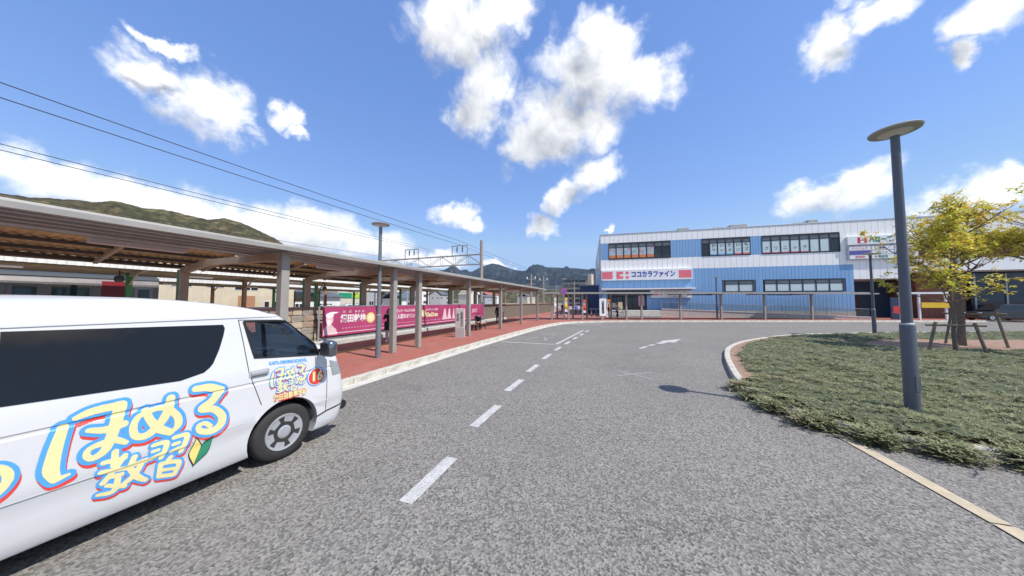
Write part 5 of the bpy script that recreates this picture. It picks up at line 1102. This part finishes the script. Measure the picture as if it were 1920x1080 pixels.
wm_ = person(W(10.75, 10.3, .142), R(-72), 'woman in black coat and pale trousers holding a phone to her ear', 1.6, dict(eR=(.04,-.15,.68), wR=(.045,-.095,.82), hR=(.04,-.075,.865), eL=(.02,.15,.66), wL=(.12,.08,.70), hL=(.145,.05,.715), kL=(.03,.07,.28), aL=(-.03,.075,.05), tL=(.05,.085,.02)), BLKC, PALET, SIGNW, True, True, .26, 1.1)
ph = empty('phone', W(10.75, 10.3, .142), R(-72), 'black phone held to the ear of the woman in the black coat', 'phone'); MB().bbox(.045, .057, -.112, -.05, 1.36, 1.50, .004).build('case', BLACK, ph)
SIT = dict(pel=(0,0,.30), spi=(.05,0,.385), che=(.13,0,.475), nec=(.19,0,.555), hb=(.225,0,.575), hm=(.25,0,.60), ht=(.265,0,.645), nose=(.29,0,.585), sL=(.145,.098,.53), eL=(.19,.13,.40), wL=(.27,.06,.33), hL=(.30,.03,.32), sR=(.145,-.098,.53), eR=(.19,-.13,.40), wR=(.27,-.06,.33), hR=(.30,-.03,.32), pL=(.03,.06,.29), kL=(.25,.075,.285), aL=(.22,.08,.05), tL=(.31,.085,.02), pR=(.03,-.06,.29), kR=(.25,-.075,.285), aR=(.22,-.08,.05), tR=(.31,-.085,.02))
person(W(17.75, 9.22, .15), HD + R(205), 'person in dark jacket sitting hunched on the bench', 1.68, SIT, NVY, BLKC)
person(W(24.3, 10.6, .142), R(-100), 'person in dark clothes standing far along the shelter', 1.68, dict(eL=(-.01,.15,.66), wL=(.06,.12,.55), hL=(.08,.1,.53)), BLKC, NVY, fat=1.1)
WALK = dict(kL=(.06,.058,.285), aL=(.10,.06,.055), tL=(.185,.06,.03), kR=(-.02,-.058,.28), aR=(-.13,-.06,.075), tR=(-.06,-.06,.025), eL=(-.05,.13,.65), wL=(-.03,.14,.5), hL=(-.02,.138,.465), eR=(.01,-.135,.65), wR=(.09,-.14,.52), hR=(.115,-.138,.49))
person((9.0, 40.5, .13), R(110), 'walker in bright blue jacket going down the side street', 1.68, WALK, M('blue_jacket', (.08,.14,.52), .8), NVY)
person((8.2, 47, .13), R(-80), 'small dark clad walker beyond the one in blue', 1.68, WALK, BLKC, NVY)
person((11.6, 34.6, .13), R(-20), 'person in black beside the white vertical notice board', 1.68, {}, BLKC, BLKC)
RIDE = dict(aL=(.02,.06,.12), tL=(.1,.065,.09), kL=(.10,.06,.33), eL=(.08,.14,.68), wL=(.20,.13,.62), hL=(.235,.125,.61), eR=(.08,-.14,.68), wR=(.20,-.13,.62), hR=(.235,-.125,.61))
person((12.45, 34.3, .13), R(20), 'person in pale grey top holding a bicycle by the store steps', 1.68, RIDE, GRYC, NVY)
# driver inside the cab
drv = person(W(2.55 - .50, 5.05 - .42, .35), HD, 'driver in dark top sitting at the wheel of the white van', 1.62, {k: v for k, v in SIT.items()} | dict(spi=(-.005,0,.40), che=(-.01,0,.51), nec=(0,0,.615), hb=(.012,0,.645), hm=(.016,0,.695), ht=(.01,0,.742), nose=(.055,0,.685), sL=(.0,.098,.585), sR=(.0,-.098,.585), eL=(.07,.13,.45), eR=(.07,-.13,.45), wL=(.20,.10,.475), wR=(.20,-.09,.475), hL=(.235,.09,.50), hR=(.235,-.08,.50)), M('driver_top', (.05,.05,.06), .9), BLKC)

# ================================================================== BICYCLES AND CARS
def bicycle(loc, rz, col, label):
    rt = empty('bicycle', loc, rz, label, 'bicycle', 'bicycles near the station')
    for x in (-.52, .52):
        w = MB().torus((x,0,.33), .315, .018, 'y', 28, 6).build('wheel', RUBBER, rt); sp = MB()
        for k in range(8): a = math.pi*k/8; sp.bar((x-.3*math.cos(a),0,.33-.3*math.sin(a)), (x+.3*math.cos(a),0,.33+.3*math.sin(a)), .005)
        sp.build('spokes', STEEL, w)
    f = MB(); t_ = .018
    for p, q in (((-.52,0,.33),(-.12,0,.30)),((-.12,0,.30),(.38,0,.72)),((-.12,0,.30),(-.22,0,.80)),((-.2,0,.72),(-.52,0,.33)),((.52,0,.33),(.36,0,.90)),((-.2,0,.62),(.38,0,.76))): f.tube([p,q], t_, 8)
    f.build('frame', M('bike_%s' % label[:8], col, .35), rt); MB().bbox(-.36,-.10,-.08,.08,.80,.86,.025).build('saddle', BLACK, rt)
    MB().tube([(.36,0,.9),(.36,0,1.0)], .015, 8).tube([(.28,-.28,1.0),(.38,-.1,1.0),(.38,.1,1.0),(.28,.28,1.0)], .013, 8).build('handlebar', STEEL, rt)
    b_ = MB(); 
    for i in range(5): b_.bar((.44,-.15,.72+i*.055),(.72,-.15,.72+i*.055),.008); b_.bar((.44,.15,.72+i*.055),(.72,.15,.72+i*.055),.008); b_.bar((.72,-.15,.72+i*.055),(.72,.15,.72+i*.055),.008)
    b_.build('basket', BLACK, rt); MB().tube([(-.12,-.05,.3),(-.02,-.05,.18)], .012, 6).box(-.05,.03,-.13,-.05,.165,.19).build('pedal', BLACK, rt)
    return rt
bicycle((12.75, 34.2, .13), R(12), (.05,.05,.055), 'black bicycle held by the person in pale grey')
for i, (x, y, a, c) in enumerate(((10.2,37.0,70,(.04,.04,.05)),(10.8,37.1,75,(.10,.12,.16)),(11.3,37.0,68,(.04,.05,.04)),(6.5,38.5,100,(.05,.05,.05)),(5.9,38.2,95,(.2,.2,.22)))):
    bicycle((x, y, .13), R(a), c, ['black bicycle parked leftmost by the navy annex','slate bicycle parked in the middle by the navy annex','dark green bicycle parked right by the navy annex','dark bicycle behind the no parking sign','grey bicycle at the left of the side street'][i])
for u, v, a, l_ in ((27.2, 11.3, 20, 'bicycle leaning near the far end of the shelter'), (20.4, 11.5, 30, 'bicycle standing behind the bench person')): bicycle(W(u, v, .13), HD + R(a), (.15,.05,.05), l_)
def car(loc, rz, col, label, kind='sedan'):
    rt = empty('parked_car', loc, rz, label, 'car', 'parked cars'); L = {'kei': 3.3, 'sedan': 4.3, 'wagon': 4.4}[kind]; H_ = {'kei': 1.62, 'sedan': 1.45, 'wagon': 1.7}[kind]; wd = .74 if kind == 'kei' else .86
    hd_ = L/2; belt = H_*.58
    low = [(-hd_,.32),(-hd_+.02,.62),(-hd_+.12,belt),(-hd_*.0+hd_*.42,belt+.02),(hd_*.93,belt-.14),(hd_,.55),(hd_-.04,.25),(-hd_+.06,.25)]
    cabin = [(-hd_+.10,belt),(-hd_+(.16 if kind != 'sedan' else .75),H_-.05),(-hd_*.35,H_),(hd_*.12,H_-.03),(hd_*.52,belt+.01)]
    def loft(poly, w0, w1, z0, z1):
        mb = MB(); n = len(poly)
        for s_ in (-1, -.86, .86, 1):
            for x, z in poly: k = w0 + (w1-w0)*max(0, min(1, (z-z0)/(z1-z0+1e-6))); sh_ = 1 if abs(s_) < 1 else .965; mb.v.append((x*sh_, s_*k, z if abs(s_) < 1 else .25 + (z-.25)*.97))
        for j in range(3):
            for i in range(n): mb.f.append((j*n+i, j*n+(i+1) % n, (j+1)*n+(i+1) % n, (j+1)*n+i)); mb.m.append(0)
        mb.f += [tuple(range(n)), tuple(range(3*n, 4*n))]; mb.m += [0, 0]; return mb
    cm = M('car_%s' % label[:14], col, .3, .04, 1, coat=.6)
    loft(low, wd, wd, .2, belt).build('body', cm, rt, smooth=30); loft(cabin, wd, wd*.8, belt, H_).build('cabin', cm, rt, smooth=30)
    for s_ in (-1, 1):
        xs = [(-hd_+.35 if kind != 'sedan' else -hd_*.42), -hd_*.02, hd_*.36]
        for i in range(2):
            a, b_ = xs[i]+.05, xs[i+1]-.03; k0, k1 = wd*.985, wd*.845; z0, z1 = belt+.05, H_-.14
            mb = MB().add([(a,s_*k0,z0),(b_+(.12 if i else 0),s_*k0,z0),(b_-(.16 if i else 0),s_*k1,z1),(a+(.1 if not i else 0),s_*k1,z1)],[(0,1,2,3)]); mb.build('side_window', DGLASS, rt)
        for x in (-hd_*.62, hd_*.64):
            w = MB().lathe([(.17,-.1),(.29,-.09),(.3,0),(.29,.09),(.17,.1)], 24, (x, s_*(wd-.07), .3), 'y').build('wheel', RUBBER, rt, smooth=50); MB().lathe([(.05,s_*.1),(.18,s_*.105),(.19,s_*.08)], 18, (x, s_*(wd-.07), .3), 'y').build('rim', ALU, w)
        MB().bbox(hd_-.16, hd_-.0, s_*(wd-.2)-.14, s_*(wd-.2)+.14, belt-.3, belt-.18, .03).build('headlight', SIGNW, rt); MB().bbox(-hd_-.01, -hd_+.1, s_*(wd-.14)-.1, s_*(wd-.14)+.1, belt-.25, belt-.02, .02).build('tail_light', RED, rt)
    mb = MB().add([(hd_*.515,-wd*.78,belt+.05),(hd_*.515,wd*.78,belt+.05),(hd_*.15,wd*.70,H_-.07),(hd_*.15,-wd*.70,H_-.07)],[(0,1,2,3)]); o = mb.build('windscreen', DGLASS, rt); o.location = (.02,0,.02)
    return rt
car(B(39.4, -.9, .13), BA + R(180), (.03,.03,.035), 'black car parked behind the tree trunks', 'wagon'); car(B(44.8, -1.0, .13), BA, (.25,.26,.30), 'grey blue car at the far right edge', 'sedan'); car(B(42.0, 1.4, .13), BA + R(180), (.55,.55,.56), 'silver small car between the black and grey blue cars', 'kei')
car(W(30.8, 41, 0), HD, (.72,.72,.72), 'white small car in front of the hip roofed house', 'kei'); car(W(35.0, 41, 0), HD, (.70,.71,.72), 'white wagon right of the small white car across the tracks', 'wagon'); car(W(22.4, 41, 0), HD, (.05,.06,.09), 'dark car behind the station name board', 'sedan')
car(W(51.5, 52, 0), HD, (.7,.7,.7), 'white car below the green shop sign', 'kei')

# ================================================================== TREES
LEAF = mat_leaf('autumn_leaf', ((.80, .66, .08), (.46, .56, .08), (.80, .44, .08)), .75, .5, .35)
def tree(loc, h, spread, label, seed, n_leaf=2600, r0=.075, first=.34):
    rd = random.Random(seed); rt = empty('autumn_tree', loc, 0, label, 'tree', 'young autumn trees in the island'); tb = MB(); tips = []
    def limb(p, d, L, r_, lev):
        pts = [p]; n = 5; q = p.copy(); dd = d.copy()
        for i in range(n):
            dd = (dd + Vector((rd.uniform(-.18,.18), rd.uniform(-.18,.18), rd.uniform(-.04,.14)))).normalized(); q = q + dd*L/n; pts.append(q.copy())
            if lev >= 2 and i >= 2: tips.append((q.copy(), dd.copy()))
        tb.tube(pts, [r_*(1 - .75*i/n) for i in range(n+1)], 7 if lev < 2 else 5)
        if lev < 3:
            for k in range((5, 5, 4)[lev] if lev else 0):
                i = rd.randint(2, n); b_ = pts[i]; az = rd.uniform(0, 6.283); nd = (dd*.55 + Vector((math.cos(az), math.sin(az), rd.uniform(-.1,.5)))*.75).normalized(); limb(b_, nd, L*rd.uniform(.45,.68), r_*.45, lev+1)
        return pts
    trunk = [Vector((0,0,-.15))]; q = Vector((0,0,-.15)); n = 9
    for i in range(n): q = q + Vector((rd.uniform(-.05,.05), rd.uniform(-.05,.05), h*.86/n)); trunk.append(q.copy())
    tb.tube(trunk, [r0*(1.15 - .95*i/n) for i in range(n+1)], 10)
    for i in range(3, n + 1):
        z = trunk[i].z
        if z < h*first: continue
        for k in range(3 if i < n else 4):
            az = rd.uniform(0, 6.283); t_ = (z - h*first)/(h*(1-first)); L = spread*(1.0 - .62*t_)*rd.uniform(.7,1.1)
            limb(trunk[i], Vector((math.cos(az), math.sin(az), .32 + .55*t_)).normalized(), L, r0*.42, 1)
    tb.build('trunk', BARK, rt, smooth=60)
    cb_ = MB(); V, F_ = cb_.v, cb_.f; tips = rd.sample(tips, int(.5*len(tips)))
    for _ in range(n_leaf):
        p, d = rd.choice(tips); p = p + Vector((rd.gauss(0,.09), rd.gauss(0,.09), rd.gauss(.03,.11)))
        for k in range(5):                               # rosette of leaves
            az = 6.283*k/5 + rd.uniform(-.5,.5); el = rd.uniform(-1.0,.6); L = rd.uniform(.09,.17); a = Vector((math.cos(az)*math.cos(el), math.sin(az)*math.cos(el), math.sin(el))); s_ = Vector((-math.sin(az), math.cos(az), rd.uniform(-.3,.3)))*L*.26
            o = len(V); m_ = p + a*L*.55; up = Vector((0,0,.012)); V += [tuple(p + a*.01), tuple(m_ + s_ + up), tuple(p + a*L), tuple(m_ - s_ + up)]; F_.append((o, o+1, o+2, o+3)); cb_.m.append(0)
    cb_.build('crown', LEAF, rt, fix=False); return rt
tree((16.75, 10.95, .13), 5.3, 1.15, 'slim yellow leaved tree tied to the nearer wooden stakes', 3, 800, .065, .34)
tree((20.0, 12.9, .13), 6.3, 2.4, 'thicker trunked yellow tree behind the staked slim one', 11, 1350, .115, .36)
tree((21.2, 10.6, .13), 6.6, 2.7, 'yellow tree at the right edge of the picture', 23, 1450, .09, .36)
def stakes(loc, rz, label, w=1.1, hh=1.15):
    rt = empty('tree_stake', loc, rz, label, 'tree stake', 'wooden stakes around the trees')
    for s_ in (-1, 1): MB().tube([(s_*(w/2+.12),0,-.15),(s_*(w/2-.12),0,hh)], .045, 10).build('stake', WOODS, rt, smooth=50)
    MB().tube([(-w/2-.12,0,hh-.12),(w/2+.12,0,hh-.10)], .04, 10).build('crossbar', WOODS, rt, smooth=50); MB().torus((0,.06,hh-.1), .1, .018, 'z', 14, 6).build('rope', BEAM, rt)
stakes((16.6, 10.85, .13), R(-35), 'pair of wooden stakes with crossbar supporting the slim tree'); stakes((20.5, 12.85, .13), R(-70), 'pair of wooden stakes supporting the thicker trunked tree', 1.3, 1.5)
for i, (x, y, s_) in enumerate(((28,22.5,1),(33,20.5,1.2))):
    pass

# ================================================================== AIR
hz_ = MB().box(-1800, 1800, -60, 3900, -1.2, 460).build('haze', None, kind='stuff'); hz_.data.materials.clear()
hm_ = bpy.data.materials.new('haze_air'); hm_.use_nodes = True; hn = hm_.node_tree.nodes; hn.remove(hn['Principled BSDF'])
pv = hn.new('ShaderNodeVolumePrincipled'); pv.inputs['Color'].default_value = (.62, .78, 1, 1); pv.inputs['Density'].default_value = .00007; pv.inputs['Anisotropy'].default_value = .2
hm_.node_tree.links.new(pv.outputs[0], hn['Material Output'].inputs['Volume']); hz_.data.materials.append(hm_)
